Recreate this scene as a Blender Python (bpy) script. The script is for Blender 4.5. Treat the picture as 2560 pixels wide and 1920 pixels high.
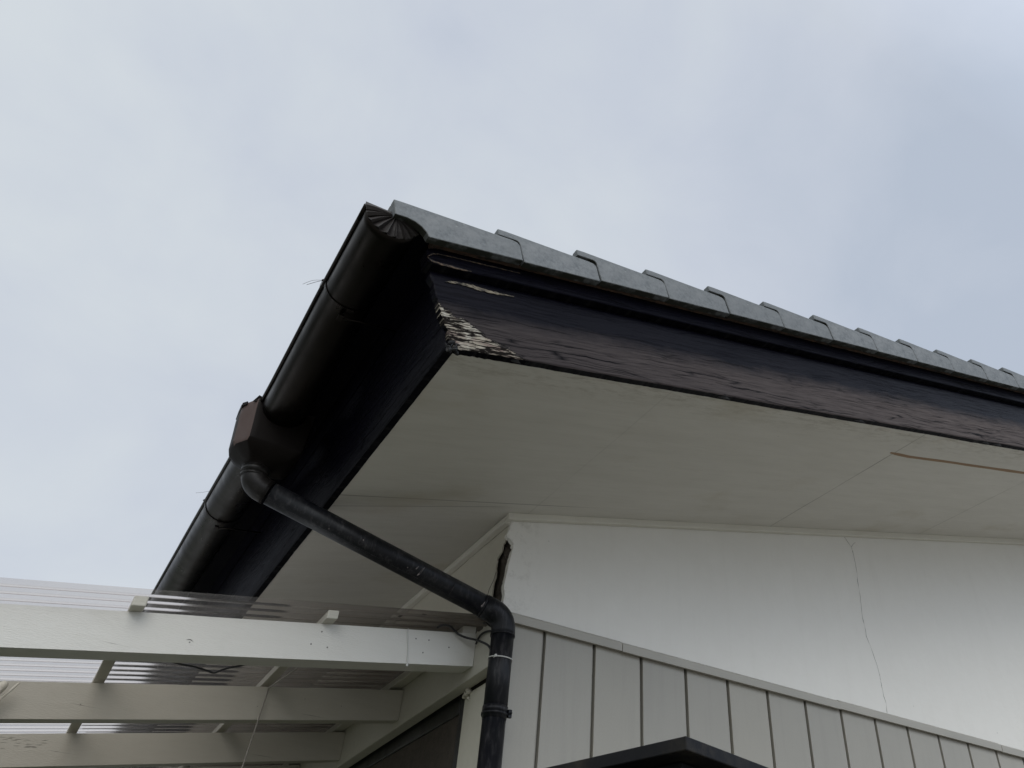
import bpy, bmesh, math, random
from mathutils import Vector, Matrix, noise
random.seed(7)
R = math.radians
scene = bpy.context.scene
for o in list(bpy.data.objects): bpy.data.objects.remove(o)

# ------------------------------------------------------------------ camera
cd = bpy.data.cameras.new("camera"); cam = bpy.data.objects.new("camera", cd)
scene.collection.objects.link(cam); scene.camera = cam
r0 = Vector((0.8330, -0.5531, 0.0149)); r1 = Vector((0.3635, 0.5268, -0.7684)); r2 = Vector((0.4172, 0.6454, 0.6398))
rot = Matrix((r0, -r1, -r2)).transposed()
cam.matrix_world = Matrix.Translation((-1.27467, -2.7, 1.6)) @ rot.to_4x4()
cd.sensor_width = 36; cd.lens = 28.8; cd.shift_x = -0.0978; cd.shift_y = -0.01574
cd.clip_start = 0.02; cd.clip_end = 3000

# ------------------------------------------------------------------ world: overcast sky
SUN_EL, SUN_AZ = R(38), R(205)          # azimuth clockwise from +Y
w = bpy.data.worlds.new("World"); scene.world = w; w.use_nodes = True
nt = w.node_tree; nt.nodes.clear(); N = nt.nodes.new; L = nt.links.new
out = N('ShaderNodeOutputWorld'); bg = N('ShaderNodeBackground'); L(bg.outputs[0], out.inputs[0])
sky = N('ShaderNodeTexSky'); sky.sky_type = 'NISHITA'; sky.sun_disc = False
sky.sun_elevation = SUN_EL; sky.sun_rotation = SUN_AZ; sky.dust_density = 4; sky.air_density = 1.2
tc = N('ShaderNodeTexCoord')
def wmath(op, a, b=None, c=None, clamp=False):
    n = N('ShaderNodeMath'); n.operation = op; n.use_clamp = clamp
    for i, v in enumerate((a, b, c)):
        if v is None: continue
        if isinstance(v, (int, float)): n.inputs[i].default_value = v
        else: L(v, n.inputs[i])
    return n.outputs[0]
def wnoise(scale, detail, rough, sc, dist=0.0):
    mp = N('ShaderNodeMapping'); mp.inputs['Scale'].default_value = sc; L(tc.outputs['Generated'], mp.inputs[0])
    n = N('ShaderNodeTexNoise'); n.inputs['Scale'].default_value = scale; n.inputs['Detail'].default_value = detail
    n.inputs['Roughness'].default_value = rough; n.inputs['Distortion'].default_value = dist
    L(mp.outputs[0], n.inputs['Vector']); return n.outputs['Fac']
def wdot(v):
    d = N('ShaderNodeVectorMath'); d.operation = 'DOT_PRODUCT'; L(tc.outputs['Generated'], d.inputs[0])
    d.inputs[1].default_value = Vector(v).normalized(); return d.outputs['Value']
# cloud brightness: thick bright cloud overhead, thinner and bluer towards the right and the horizon
n1 = wnoise(1.6, 5, 0.5, (1, 1, 1.3), 0.5); n2 = wnoise(4.5, 6, 0.55, (1, 1, 1.4), 0.3)
grad = wdot((-0.9, 0.0, 0.8))
g = wmath('MULTIPLY_ADD', grad, 1.10, 0.16)
f = wmath('ADD', wmath('MULTIPLY_ADD', n1, 1.25, -0.625), wmath('MULTIPLY_ADD', n2, 0.85, -0.425))
t = wmath('ADD', g, f, clamp=True)
ramp = N('ShaderNodeValToRGB'); L(t, ramp.inputs[0])
el = ramp.color_ramp.elements
el[0].position = 0.0; el[0].color = (0.490, 0.552, 0.655, 1)
el[1].position = 1.0; el[1].color = (0.690, 0.740, 0.780, 1)
e = el.new(0.45); e.color = (0.585, 0.635, 0.725, 1)
mul = N('ShaderNodeVectorMath'); mul.operation = 'SCALE'; L(ramp.outputs[0], mul.inputs[0]); behind = wmath('MAXIMUM', wdot((0.0, -0.9, 0.25)), 0.0)      # unseen sky behind the camera, brightness added to light the walls
hz = N('ShaderNodeMapRange'); L(wdot((0, 0, 1)), hz.inputs['Value']); hz.inputs['From Max'].default_value = 0.36; hz.inputs['To Min'].default_value = 0.45
hz.interpolation_type = 'SMOOTHSTEP'                       # an overcast sky is dimmer towards the horizon
L(wmath('MULTIPLY', wmath('MULTIPLY_ADD', behind, 16.5, 9.9), hz.outputs[0]), mul.inputs['Scale'])
mix = N('ShaderNodeMixRGB'); mix.inputs[0].default_value = 0.96
L(sky.outputs[0], mix.inputs[1]); L(mul.outputs[0], mix.inputs[2])
L(mix.outputs[0], bg.inputs[0]); bg.inputs[1].default_value = 0.10

sd = bpy.data.lights.new("sun", 'SUN'); sd.energy = 0.7; sd.angle = R(40); sd.color = (1, 0.94, 0.85)
sun = bpy.data.objects.new("sun", sd); scene.collection.objects.link(sun)
dirv = Vector((math.sin(SUN_AZ)*math.cos(SUN_EL), math.cos(SUN_AZ)*math.cos(SUN_EL), math.sin(SUN_EL)))
sun.rotation_euler = dirv.to_track_quat('Z', 'Y').to_euler(); sun.location = dirv*20

scene.view_settings.view_transform = 'Standard'; scene.view_settings.look = 'None'
scene.view_settings.exposure = 0; scene.view_settings.gamma = 1; scene.view_settings.use_curve_mapping = False
scene.render.engine = 'CYCLES'
try:
    scene.cycles.use_denoising = True; scene.cycles.max_bounces = 10; scene.cycles.transparent_max_bounces = 16
except Exception: pass

# ------------------------------------------------------------------ node-material helper
class Mat:
    def __init__(s, name, rough=0.6, spec=0.5, metallic=0.0):
        s.m = bpy.data.materials.new(name); s.m.use_nodes = True
        s.t = s.m.node_tree; s.b = s.t.nodes['Principled BSDF']; s.out = s.t.nodes['Material Output']
        s.b.inputs['Roughness'].default_value = rough; s.b.inputs['Specular IOR Level'].default_value = spec
        s.b.inputs['Metallic'].default_value = metallic
        s.tc = s.t.nodes.new('ShaderNodeTexCoord'); s.co = s.tc.outputs['Object']
    def n(s, k): return s.t.nodes.new(k)
    def l(s, a, b): s.t.links.new(a, b)
    def setv(s, sock, v):
        if isinstance(v, (int, float, tuple)): sock.default_value = v
        else: s.l(v, sock)
    def map(s, scale=(1, 1, 1), rotv=(0, 0, 0), co=None, loc=(0, 0, 0)):
        m = s.n('ShaderNodeMapping'); m.inputs['Scale'].default_value = scale; m.inputs['Rotation'].default_value = rotv
        m.inputs['Location'].default_value = loc
        s.l(co or s.co, m.inputs[0]); return m.outputs[0]
    def noise(s, scale, detail=4, rough=0.55, co=None, dist=0.0):
        n = s.n('ShaderNodeTexNoise'); n.inputs['Scale'].default_value = scale; n.inputs['Detail'].default_value = detail
        n.inputs['Roughness'].default_value = rough; n.inputs['Distortion'].default_value = dist
        s.l(co or s.co, n.inputs['Vector']); return n.outputs['Fac']
    def voro(s, scale, co=None, feat='F1', rnd=1.0):
        n = s.n('ShaderNodeTexVoronoi'); n.feature = feat; n.inputs['Scale'].default_value = scale
        n.inputs['Randomness'].default_value = rnd
        s.l(co or s.co, n.inputs['Vector']); return n.outputs['Distance']
    def math(s, op, a, b=None, c=None, clamp=False):
        n = s.n('ShaderNodeMath'); n.operation = op; n.use_clamp = clamp
        for i, v in enumerate((a, b, c)):
            if v is not None: s.setv(n.inputs[i], v)
        return n.outputs[0]
    def rng(s, v, a, b, c=0.0, d=1.0):
        n = s.n('ShaderNodeMapRange'); n.clamp = True; s.l(v, n.inputs['Value'])
        for k, x in zip(('From Min', 'From Max', 'To Min', 'To Max'), (a, b, c, d)): n.inputs[k].default_value = x
        return n.outputs['Result']
    def mix(s, f, a, b):
        n = s.n('ShaderNodeMixRGB'); s.setv(n.inputs[0], f)
        for i, v in ((1, a), (2, b)):
            s.setv(n.inputs[i], v if not (isinstance(v, tuple) and len(v) == 3) else v+(1,))
        return n.outputs[0]
    def col(s, v):
        s.setv(s.b.inputs['Base Color'], v if not (isinstance(v, tuple) and len(v) == 3) else v+(1,)); return s
    def rou(s, v): s.setv(s.b.inputs['Roughness'], v); return s
    def bump(s, h, strength=0.3, dist=0.01):
        n = s.n('ShaderNodeBump'); n.inputs['Strength'].default_value = strength; n.inputs['Distance'].default_value = dist
        s.l(h, n.inputs['Height'])
        prev = s.b.inputs['Normal']
        if prev.is_linked: s.l(prev.links[0].from_socket, n.inputs['Normal'])
        s.l(n.outputs[0], s.b.inputs['Normal']); return s
    def xyz(s, co=None):
        n = s.n('ShaderNodeSeparateXYZ'); s.l(co or s.co, n.inputs[0]); return n.outputs

TH = math.atan(0.275); CT, ST = math.cos(TH), math.sin(TH)
ZC = 3.268                                # soffit height at the wall corner
def sof(x): return ZC + 0.275*x
def roofpt(a, y, h):                      # a along the slope, h square to it, from the corner of the soffit
    return (a*CT - h*ST, y, ZC + a*ST + h*CT)

# ---- white paints
def white_paint(name, base, dirt, amt=0.5, rough=0.55, grain=(4, 4, 4), bumpk=0.15, specks=0.0, cracks=0.0):
    m = Mat(name, rough)
    c = m.map(grain)
    big = m.noise(1.1, 5, 0.6); fine = m.noise(9, 6, 0.65, c)
    f = m.rng(m.math('ADD', m.math('MULTIPLY', big, 0.7), m.math('MULTIPLY', fine, 0.5)), 0.42, 0.85)
    colr = m.mix(m.math('MULTIPLY', f, amt), base, dirt)
    if specks:
        sp = m.rng(m.voro(26), 0.0, 0.06, 1, 0)
        gate = m.rng(m.noise(7, 3), 0.60, 0.72)
        colr = m.mix(m.math('MULTIPLY', m.math('MULTIPLY', sp, gate), specks), colr, (0.10, 0.09, 0.075))
    if cracks:
        k = m.rng(m.noise(5, 6, 0.65, m.map((0.55, 16, 16))), 0.655, 0.70)
        colr = m.mix(m.math('MULTIPLY', m.math('MULTIPLY', k, m.rng(m.noise(2.3, 3), 0.48, 0.60)), cracks), colr, (0.14, 0.13, 0.11))
        sm = m.rng(m.noise(2.4, 5, 0.65, m.map((1, 2.5, 2.5), loc=(4, 2, 1))), 0.56, 0.76)
        colr = m.mix(m.math('MULTIPLY', sm, 0.35), colr, (0.33, 0.315, 0.26))
    m.col(colr)
    m.bump(m.noise(60, 4, 0.6, c), bumpk, 0.004)
    return m
M_plaster = white_paint('white_render', (0.78, 0.765, 0.715), (0.69, 0.67, 0.615), 0.45, 0.75, (1, 1, 1), 0.25, 0.35)
pl = M_plaster
cr = pl.noise(18, 5, 0.6); pl.bump(cr, 0.3, 0.008); pl.bump(pl.noise(3.0, 3, 0.5), 0.35, 0.02)
_l = pl.b.inputs['Base Color'].links[0].from_socket
_X, _Y, _Z = pl.xyz()
_run = pl.rng(pl.noise(5, 5, 0.7, pl.map((3.5, 3.5, 0.25))), 0.52, 0.78)
_c = pl.mix(pl.math('MULTIPLY', _run, 0.09), _l, (0.50, 0.48, 0.42))
_wear = pl.math('MULTIPLY', pl.rng(_X, 0.16, 0.03), pl.rng(pl.noise(14, 6, 0.75), 0.50, 0.62))      # scuffed, patched paint along the corner
_c = pl.mix(pl.math('MULTIPLY', _wear, 0.45), _c, (0.42, 0.40, 0.35))
_sp = pl.rng(pl.voro(5.0), 0.0, 0.022, 1, 0)
_c = pl.mix(pl.math('MULTIPLY', _sp, 0.6), _c, (0.15, 0.14, 0.12))
pl.col(_c)
M_soffit = Mat('soffit_paint', 0.55)
def build_soffit(m):
    X, Y, Z = m.xyz()
    g = m.noise(2.2, 6, 0.65, m.map((1.4, 9, 1.4)))
    big = m.noise(0.9, 4, 0.55)
    c = m.mix(m.rng(g, 0.35, 0.75), (0.60, 0.58, 0.525), (0.54, 0.52, 0.465))
    c = m.mix(m.rng(big, 0.45, 0.75, 0, 0.35), c, (0.52, 0.50, 0.44))
    # sooty smudges and fine dark nicks that follow the grain
    nick = m.rng(m.voro(10, m.map((1.0, 5.5, 1.0))), 0.0, 0.055, 1, 0)
    gate = m.rng(m.noise(3.0, 4), 0.50, 0.60)
    c = m.mix(m.math('MULTIPLY', m.math('MULTIPLY', nick, gate), 0.6), c, (0.17, 0.15, 0.12))
    # panel joints (filled and painted over): dark hairlines across the overhang
    for x0, s, k in ((0.055, 0.16, 0.0), (1.43, 0.85, 0.0), (2.66, 0.5, 0.0)):
        d = m.math('ABSOLUTE', m.math('SUBTRACT', m.math('ADD', X, m.rng(m.noise(4, 2), 0, 1, -.006, .006)), x0))
        ln = m.rng(d, 0.001, 0.005, s, 0)
        ln = m.math('MULTIPLY', ln, m.rng(m.noise(2.6, 3), 0.35, 0.6, 0.25, 1))
        ln = m.math('MULTIPLY', ln, m.rng(Y, -0.05, 0.02, 1, 0))
        c = m.mix(ln, c, (0.12, 0.11, 0.09))
        sm = m.math('MULTIPLY', m.rng(d, 0.0, 0.07, max(0.35*s, 0.22), 0), m.rng(m.noise(7, 5, 0.7, m.map((1, 3, 1))), 0.5, 0.75))
        c = m.mix(sm, c, (0.25, 0.235, 0.19))
    d = m.math('ABSOLUTE', m.math('SUBTRACT', Y, m.math('MULTIPLY_ADD', X, -0.015, -0.112)))
    ln = m.math('MULTIPLY', m.rng(d, 0.0008, 0.004, 0.75, 0), m.rng(X, 0.10, 0.35, 1, 0))
    c = m.mix(ln, c, (0.13, 0.12, 0.10))
    d = m.math('ABSOLUTE', m.math('SUBTRACT', Y, m.math('MULTIPLY_ADD', X, -0.11, -0.088)))
    ln = m.math('MULTIPLY', m.rng(d, 0.0008, 0.0035, 0.6, 0), m.rng(X, -0.12, -0.06, 1, 0))
    c = m.mix(ln, c, (0.13, 0.12, 0.10))
    nl = m.rng(m.voro(3.4, m.map((1.0, 1.6, 0.1))), 0.0, 0.016, 1, 0)
    c = m.mix(m.math('MULTIPLY', nl, 0.65), c, (0.16, 0.14, 0.11))
    ed = m.math('MULTIPLY', m.rng(Y, -0.86, -1.0), m.rng(m.noise(5, 6, 0.75, m.map((2.2, 9, 1))), 0.47, 0.68))
    c = m.mix(m.math('MULTIPLY', ed, 0.75), c, (0.28, 0.25, 0.19))
    brush = m.rng(m.noise(3.0, 7, 0.75, m.map((2.0, 26, 1))), 0.52, 0.74)
    c = m.mix(m.math('MULTIPLY', brush, 0.30), c, (0.40, 0.38, 0.32))
    stain = m.rng(m.noise(1.6, 5, 0.6, m.map((1.0, 1.8, 1), loc=(3.1, 1.7, 0))), 0.58, 0.70)
    c = m.mix(m.math('MULTIPLY', stain, 0.50), c, (0.44, 0.40, 0.31))
    m.col(c); m.bump(g, 0.25, 0.006)
    m.bump(m.noise(45, 4, 0.6, m.map((1, 6, 1))), 0.15, 0.002)
build_soffit(M_soffit)
M_sidewall = white_paint('side_wall_paint', (0.60, 0.575, 0.49), (0.47, 0.44, 0.36), 0.5, 0.6)
M_bead = white_paint('bead_paint', (0.66, 0.64, 0.56), (0.52, 0.49, 0.42), 0.5, 0.5, (1, 1, 1), 0.2, 0.5)
M_pergola = white_paint('pergola_paint', (0.61, 0.60, 0.555), (0.52, 0.505, 0.45), 0.45, 0.5, (0.8, 6, 6), 0.30, 0.3, 0.5)
M_pergola_old = white_paint('ageing_pergola_paint', (0.50, 0.48, 0.415), (0.37, 0.35, 0.29), 0.55, 0.5, (0.8, 5, 5), 0.3, 0.7, 0.8)
M_clad = Mat('grey_cladding', 0.42)
def build_clad(m):
    v = m.noise(1.3, 4); f = m.noise(160, 3, 0.7)
    c = m.mix(m.rng(v, 0.3, 0.7), (0.335, 0.318, 0.270), (0.37, 0.35, 0.298))
    c = m.mix(m.rng(f, 0.3, 0.7, 0, 0.25), c, (0.285, 0.27, 0.23))
    X, Y, Z = m.xyz()
    wn = m.n('ShaderNodeTexWhiteNoise'); wn.noise_dimensions = '1D'; m.l(m.math('FLOOR', m.math('DIVIDE', m.math('SUBTRACT', X, 0.188), 0.2257)), wn.inputs['W'])
    c = m.mix(m.math('MULTIPLY', wn.outputs['Value'], 0.30), c, (0.26, 0.255, 0.235))
    run = m.rng(m.noise(4, 5, 0.7, m.map((5, 5, 0.35))), 0.50, 0.75)
    c = m.mix(m.math('MULTIPLY', run, 0.22), c, (0.21, 0.205, 0.18))
    sp = m.rng(m.voro(9), 0, 0.03, 1, 0); c = m.mix(m.math('MULTIPLY', sp, m.rng(m.noise(4, 2), 0.5, 0.6)), c, (0.08, 0.075, 0.065))
    m.col(c); m.bump(f, 0.06, 0.002); m.bump(m.noise(2.5, 2), 0.2, 0.01)
build_clad(M_clad)
M_trim = Mat('trim_profile', 0.4); M_trim.col(M_trim.mix(M_trim.rng(M_trim.noise(3, 4), .35, .7), (0.33, 0.315, 0.27), (0.365, 0.345, 0.295)))
M_groove = Mat('groove_shade', 0.7); M_groove.col((0.14, 0.135, 0.12))
M_rotgap = Mat('bare_masonry', 0.95)
def build_gap(m):
    v = m.noise(30, 6, 0.7)
    m.col(m.mix(v, (0.030, 0.024, 0.019), (0.095, 0.078, 0.062))); m.bump(v, 0.8, 0.01)
build_gap(M_rotgap)

# ---- black boards
def board_black(name, flake=False, strips=None, rough=0.32, spec=0.05, lowzone=(0.10, 0.165, -0.8, 1.9, 0.42, (0.068, 0.056, 0.053), (0.112, 0.094, 0.088))):
    m = Mat(name, rough, 0.55)
    uvn = m.n('ShaderNodeUVMap'); uvn.uv_map = 'board'; co = uvn.outputs[0]      # u along, v across (metres)
    U, V, _ = m.xyz(co)
    gr = m.noise(3.0, 7, 0.65, m.map((3.0, 34, 1), co=co)); grf = m.noise(6.0, 5, 0.6, m.map((4.5, 60, 1), co=co))
    blot = m.noise(3.2, 4, 0.5, m.map((1, 2.5, 1), co=co))
    base = m.mix(m.rng(blot, 0.35, 0.7), (0.020, 0.0165, 0.0175), (0.032, 0.026, 0.026))
    # paler, rougher lower zone below the darker glossy top: ragged blistered boundary
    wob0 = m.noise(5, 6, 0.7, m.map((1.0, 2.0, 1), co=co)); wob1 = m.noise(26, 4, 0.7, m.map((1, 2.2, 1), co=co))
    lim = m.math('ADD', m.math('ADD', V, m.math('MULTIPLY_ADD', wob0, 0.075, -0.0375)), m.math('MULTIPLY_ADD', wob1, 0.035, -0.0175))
    lowmask = m.rng(lim, lowzone[1], lowzone[0]); lowmask = m.math('MULTIPLY', lowmask, m.rng(U, lowzone[2], lowzone[3], lowzone[4], 1.0))
    lowcol = m.mix(m.rng(m.noise(7, 6, 0.7, m.map((1, 12, 1), co=co)), 0.35, 0.65), lowzone[5], lowzone[6])
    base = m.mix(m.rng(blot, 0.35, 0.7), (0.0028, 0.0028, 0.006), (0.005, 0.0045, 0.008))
    base = m.mix(lowmask, base, lowcol)
    # long fine cracks along the grain
    wob = m.math('MULTIPLY_ADD', m.noise(2.0, 4, 0.6, m.map((1.2, 1.2, 1), co=co)), 0.05, 0.0)
    vv = m.n('ShaderNodeCombineXYZ'); m.l(U, vv.inputs[0]); m.l(m.math('ADD', V, wob), vv.inputs[1])
    vo = m.voro(9.0, m.map((0.30, 9.5, 1), co=vv.outputs[0]), 'DISTANCE_TO_EDGE')
    crk = m.rng(vo, 0.0, 0.055, 1, 0)
    gate = m.rng(m.noise(2.2, 4, 0.6, m.map((1.2, 5, 1), co=co)), 0.42, 0.54)
    low = m.rng(V, 0.05, 0.24, 1.0, 0.25)
    lc = m.rng(m.noise(3.2, 6, 0.62, m.map((0.55, 26, 1), co=vv.outputs[0])), 0.585, 0.615)      # long drying checks
    crk = m.math('MAXIMUM', m.math('MULTIPLY', crk, gate), lc)
    crk = m.math('MULTIPLY', crk, low)
    colr = m.mix(m.math('MULTIPLY', crk, 0.95), base, (0.002, 0.002, 0.003))
    rgh = m.math('ADD', m.rng(gr, 0.2, 0.8, rough-0.05, rough+0.10), m.math('MULTIPLY', m.math('MAXIMUM', crk, lowmask), 0.3))
    height = m.math('SUBTRACT', m.math('MULTIPLY', gr, 0.5), crk)
    if flake:
        n = m.noise(9, 6, 0.7, m.map((1, 2.2, 1), co=co)); n2 = m.noise(32, 5, 0.75, m.map((1, 3.5, 1), co=co))
        # flaked triangle at the rotten end: below the line from (-.80,.165) to (-.55,.0)
        ln = m.math('MULTIPLY_ADD', m.math('ADD', U, 0.80), -0.58, 0.160)
        dd = m.math('SUBTRACT', ln, V)
        dd = m.math('ADD', dd, m.math('MULTIPLY_ADD', n, 0.11, -0.055)); dd = m.math('ADD', dd, m.math('MULTIPLY_ADD', n2, 0.05, -0.025))
        fl = m.rng(dd, 0.0, 0.002); rim = m.math('MULTIPLY', m.rng(dd, -0.006, -0.001), m.math('SUBTRACT', 1.0, fl))
        # bare ribs of grey-cream wood with black gaps
        rv = m.n('ShaderNodeCombineXYZ'); m.l(U, rv.inputs[0])
        m.l(m.math('ADD', V, m.math('MULTIPLY_ADD', m.noise(6, 4, 0.6, m.map((1, 1.5, 1), co=co)), 0.035, 0.0)), rv.inputs[1])
        ve = m.voro(9.0, m.map((1.0, 12.5, 1), co=rv.outputs[0]), 'DISTANCE_TO_EDGE')
        rib = m.rng(m.math('ADD', ve, m.math('MULTIPLY_ADD', n2, 0.26, -0.13)), 0.06, 0.14)
        patch = m.rng(m.math('ADD', m.noise(13, 5, 0.7, m.map((1, 2, 1), co=co)), m.rng(V, 0.0, 0.05, -0.10, 0.0)), 0.40, 0.47)
        edge = m.rng(m.math('ADD', m.math('SUBTRACT', U, m.math('MULTIPLY', V, -0.20)), m.math('MULTIPLY', n2, 0.02)), -0.768, -0.755)
        rib = m.math('MULTIPLY', m.math('MULTIPLY', rib, patch), edge)
        wc = m.mix(m.rng(m.noise(14, 4, 0.6, m.map((1, 5, 1), co=co)), 0.42, 0.62), (0.31, 0.28, 0.225), (0.20, 0.155, 0.135))
        wc = m.mix(m.rng(m.noise(20, 3), 0.45, 0.62), wc, (0.40, 0.375, 0.32))
        bare = m.mix(rib, (0.012, 0.010, 0.009), wc)
        colr = m.mix(rim, colr, (0.004, 0.004, 0.004)); colr = m.mix(fl, colr, bare)
        rgh = m.math('ADD', rgh, m.math('MULTIPLY', fl, 0.5), clamp=True)
        height = m.math('ADD', height, m.math('MULTIPLY', fl, m.math('MULTIPLY_ADD', rib, 1.6, -2.6)))
    if strips:
        for (u0, u1, v0, half, cc) in strips:
            n = m.noise(11, 6, 0.75, m.map((1, 3, 1), co=co))
            along = m.math('MULTIPLY', m.rng(U, u0-0.01, u0+0.02), m.rng(U, u1-0.06, u1, 1, 0))
            d = m.math('ABSOLUTE', m.math('SUBTRACT', V, v0))
            d = m.math('ADD', d, m.math('MULTIPLY_ADD', n, 0.045, -0.0225))
            s = m.math('MULTIPLY', m.rng(d, half*0.8, half, 1, 0), along)
            colr = m.mix(s, colr, cc); rgh = m.math('ADD', rgh, m.math('MULTIPLY', s, 0.45), clamp=True)
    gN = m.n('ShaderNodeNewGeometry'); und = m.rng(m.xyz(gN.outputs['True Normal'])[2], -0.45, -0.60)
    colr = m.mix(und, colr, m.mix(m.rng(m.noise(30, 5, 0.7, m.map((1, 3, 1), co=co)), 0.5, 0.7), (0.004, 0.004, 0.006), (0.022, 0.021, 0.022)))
    m.col(colr); m.rou(rgh)
    m.bump(height, 0.35, 0.004)
    wav = m.voro(24, m.map((0.22, 1.5, 1), co=vv.outputs[0]), 'DISTANCE_TO_EDGE')
    m.bump(m.math('ADD', m.rng(wav, 0, 0.12), grf), 0.16, 0.003)
    m.b.inputs['Specular IOR Level'].default_value = spec
    return m
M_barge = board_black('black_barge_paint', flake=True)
M_cap = board_black('black_capping_paint', spec=0.03, lowzone=(-.5, -.4, -9, -8, 0, (0.02, 0.018, 0.018), (0.03, 0.026, 0.026)))
M_fascia = board_black('black_fascia_paint', rough=0.30, spec=0.03, lowzone=(0.0, 0.085, -9, -8, 0, (0.008, 0.008, 0.010), (0.022, 0.022, 0.026)))
M_rot = Mat('charred_rotten_wood', 0.6)
M_rot.col(M_rot.mix(M_rot.rng(M_rot.noise(55, 5, 0.7), 0.55, 0.70), (0.004, 0.004, 0.005), (0.05, 0.045, 0.04))); M_rot.bump(M_rot.noise(70, 5, 0.7), 0.9, 0.01)
M_batten = Mat('bare_brown_batten', 0.8)
M_batten.col(M_batten.mix(M_batten.rng(M_batten.noise(3, 6, 0.7, M_batten.map((2, 30, 30))), 0.40, 0.62), (0.010, 0.009, 0.008), (0.10, 0.055, 0.033)))
M_bareslit = Mat('split_bare_plywood', 0.8)
M_bareslit.col(M_bareslit.mix(M_bareslit.noise(5, 6, 0.7, M_bareslit.map((2, 40, 2))), (0.22, 0.135, 0.075), (0.36, 0.24, 0.14)))
# ---- concrete tiles
M_tile = Mat('grey_concrete_tile', 0.7, 0.4)
def build_tile(m):
    oi = m.n('ShaderNodeObjectInfo')
    f = m.noise(85, 5, 0.75); md = m.noise(14, 5, 0.7); big = m.noise(2.2, 3)
    c = m.mix(m.rng(f, 0.38, 0.62), (0.080, 0.091, 0.097), (0.175, 0.190, 0.198))
    c = m.mix(m.rng(md, 0.38, 0.70), c, (0.215, 0.225, 0.228))
    c = m.mix(m.rng(big, 0.4, 0.65, 0, 0.5), c, (0.165, 0.172, 0.172))
    c = m.mix(m.math('MULTIPLY', oi.outputs['Random'], 0.45), c, (0.12, 0.128, 0.13))
    sp = m.math('MULTIPLY', m.rng(m.voro(34), 0, 0.12, 1, 0), m.rng(m.noise(9, 2), 0.52, 0.6))
    c = m.mix(m.math('MULTIPLY', sp, 0.5), c, (0.40, 0.41, 0.38))
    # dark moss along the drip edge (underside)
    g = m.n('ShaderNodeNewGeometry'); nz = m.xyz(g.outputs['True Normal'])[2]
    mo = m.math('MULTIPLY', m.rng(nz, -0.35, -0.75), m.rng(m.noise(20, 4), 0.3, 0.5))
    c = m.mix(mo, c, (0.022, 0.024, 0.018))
    m.col(c); m.bump(f, 0.35, 0.003); m.bump(md, 0.2, 0.004)
build_tile(M_tile)
# ---- gutter metal, pipes
def dark_metal(name, c1, c2, rough, spec=0.5, dust=0.0, co=(1, 1, 1)):
    m = Mat(name, rough, spec)
    v = m.noise(4, 5, 0.6, m.map(co)); f = m.noise(60, 4, 0.7)
    c = m.mix(m.rng(v, 0.35, 0.7), c1, c2)
    if dust: c = m.mix(m.math('MULTIPLY', m.rng(m.noise(24, 6, 0.75, m.map(co)), 0.50, 0.8), dust), c, (0.16, 0.15, 0.15))
    m.col(c); m.rou(m.rng(m.noise(12, 4), 0.3, 0.7, rough-0.05, rough+0.12)); m.bump(f, 0.05, 0.002)
    return m
M_gutter = dark_metal('brown_zinc_gutter', (0.013, 0.011, 0.0095), (0.021, 0.0175, 0.015), 0.30, 0.5, 0.0); M_gutter.b.inputs['Metallic'].default_value = 0.9
M_endcap = dark_metal('creased_sheet_metal', (0.022, 0.019, 0.018), (0.038, 0.032, 0.030), 0.42, 0.4)
M_hopper = dark_metal('brown_plastic_hopper', (0.007, 0.0053, 0.0046), (0.010, 0.008, 0.007), 0.5, 0.10)
M_hopper_lit = dark_metal('lit_brown_plastic', (0.066, 0.043, 0.037), (0.080, 0.053, 0.046), 0.6, 0.3)  # same plastic, brighter: light on the chamfer put into the colour
M_pipe = dark_metal('charcoal_plastic_pipe', (0.0045, 0.005, 0.007), (0.009, 0.0095, 0.0115), 0.36, 0.25, 0.35, (3, 3, 0.6))
M_elbow = dark_metal('brown_black_pipe', (0.006, 0.005, 0.0045), (0.010, 0.0085, 0.0078), 0.38, 0.28, 0.15)
M_scuff = Mat('scuffed_pale_paint', 0.8); M_scuff.col(M_scuff.mix(M_scuff.rng(M_scuff.noise(90, 4), .4, .6), (0.09, 0.08, 0.085), (0.30, 0.26, 0.25)))
M_black = Mat('black_cable', 0.4); M_black.col((0.008, 0.008, 0.009))
M_tie = Mat('white_nylon', 0.4); M_tie.col((0.55, 0.55, 0.52))
M_cord = Mat('grey_cord', 0.7); M_cord.col(M_cord.mix(M_cord.noise(80), (0.20, 0.185, 0.16), (0.34, 0.32, 0.28)))
M_wframe = dark_metal('black_window_frame', (0.012, 0.012, 0.012), (0.018, 0.018, 0.017), 0.35)
M_glass = Mat('dark_window_glass', 0.12, 0.06); M_glass.col((0.012, 0.012, 0.011))
M_twig = Mat('dry_twig', 0.9); M_twig.col((0.06, 0.05, 0.045))
M_felt = Mat('black_lid', 0.5, 0.2)
def build_felt(m):
    v = m.noise(14, 6, 0.7); k = m.noise(5, 3)
    m.col(m.mix(m.math('MULTIPLY', m.rng(v, 0.45, 0.65), m.rng(k, 0.42, 0.6)), (0.003, 0.003, 0.004), (0.03, 0.025, 0.018))); m.bump(v, 0.3, 0.004)
build_felt(M_felt)
M_cabinet = dark_metal('black_cabinet_paint', (0.004, 0.004, 0.005), (0.007, 0.007, 0.008), 0.5, 0.2)
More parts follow.
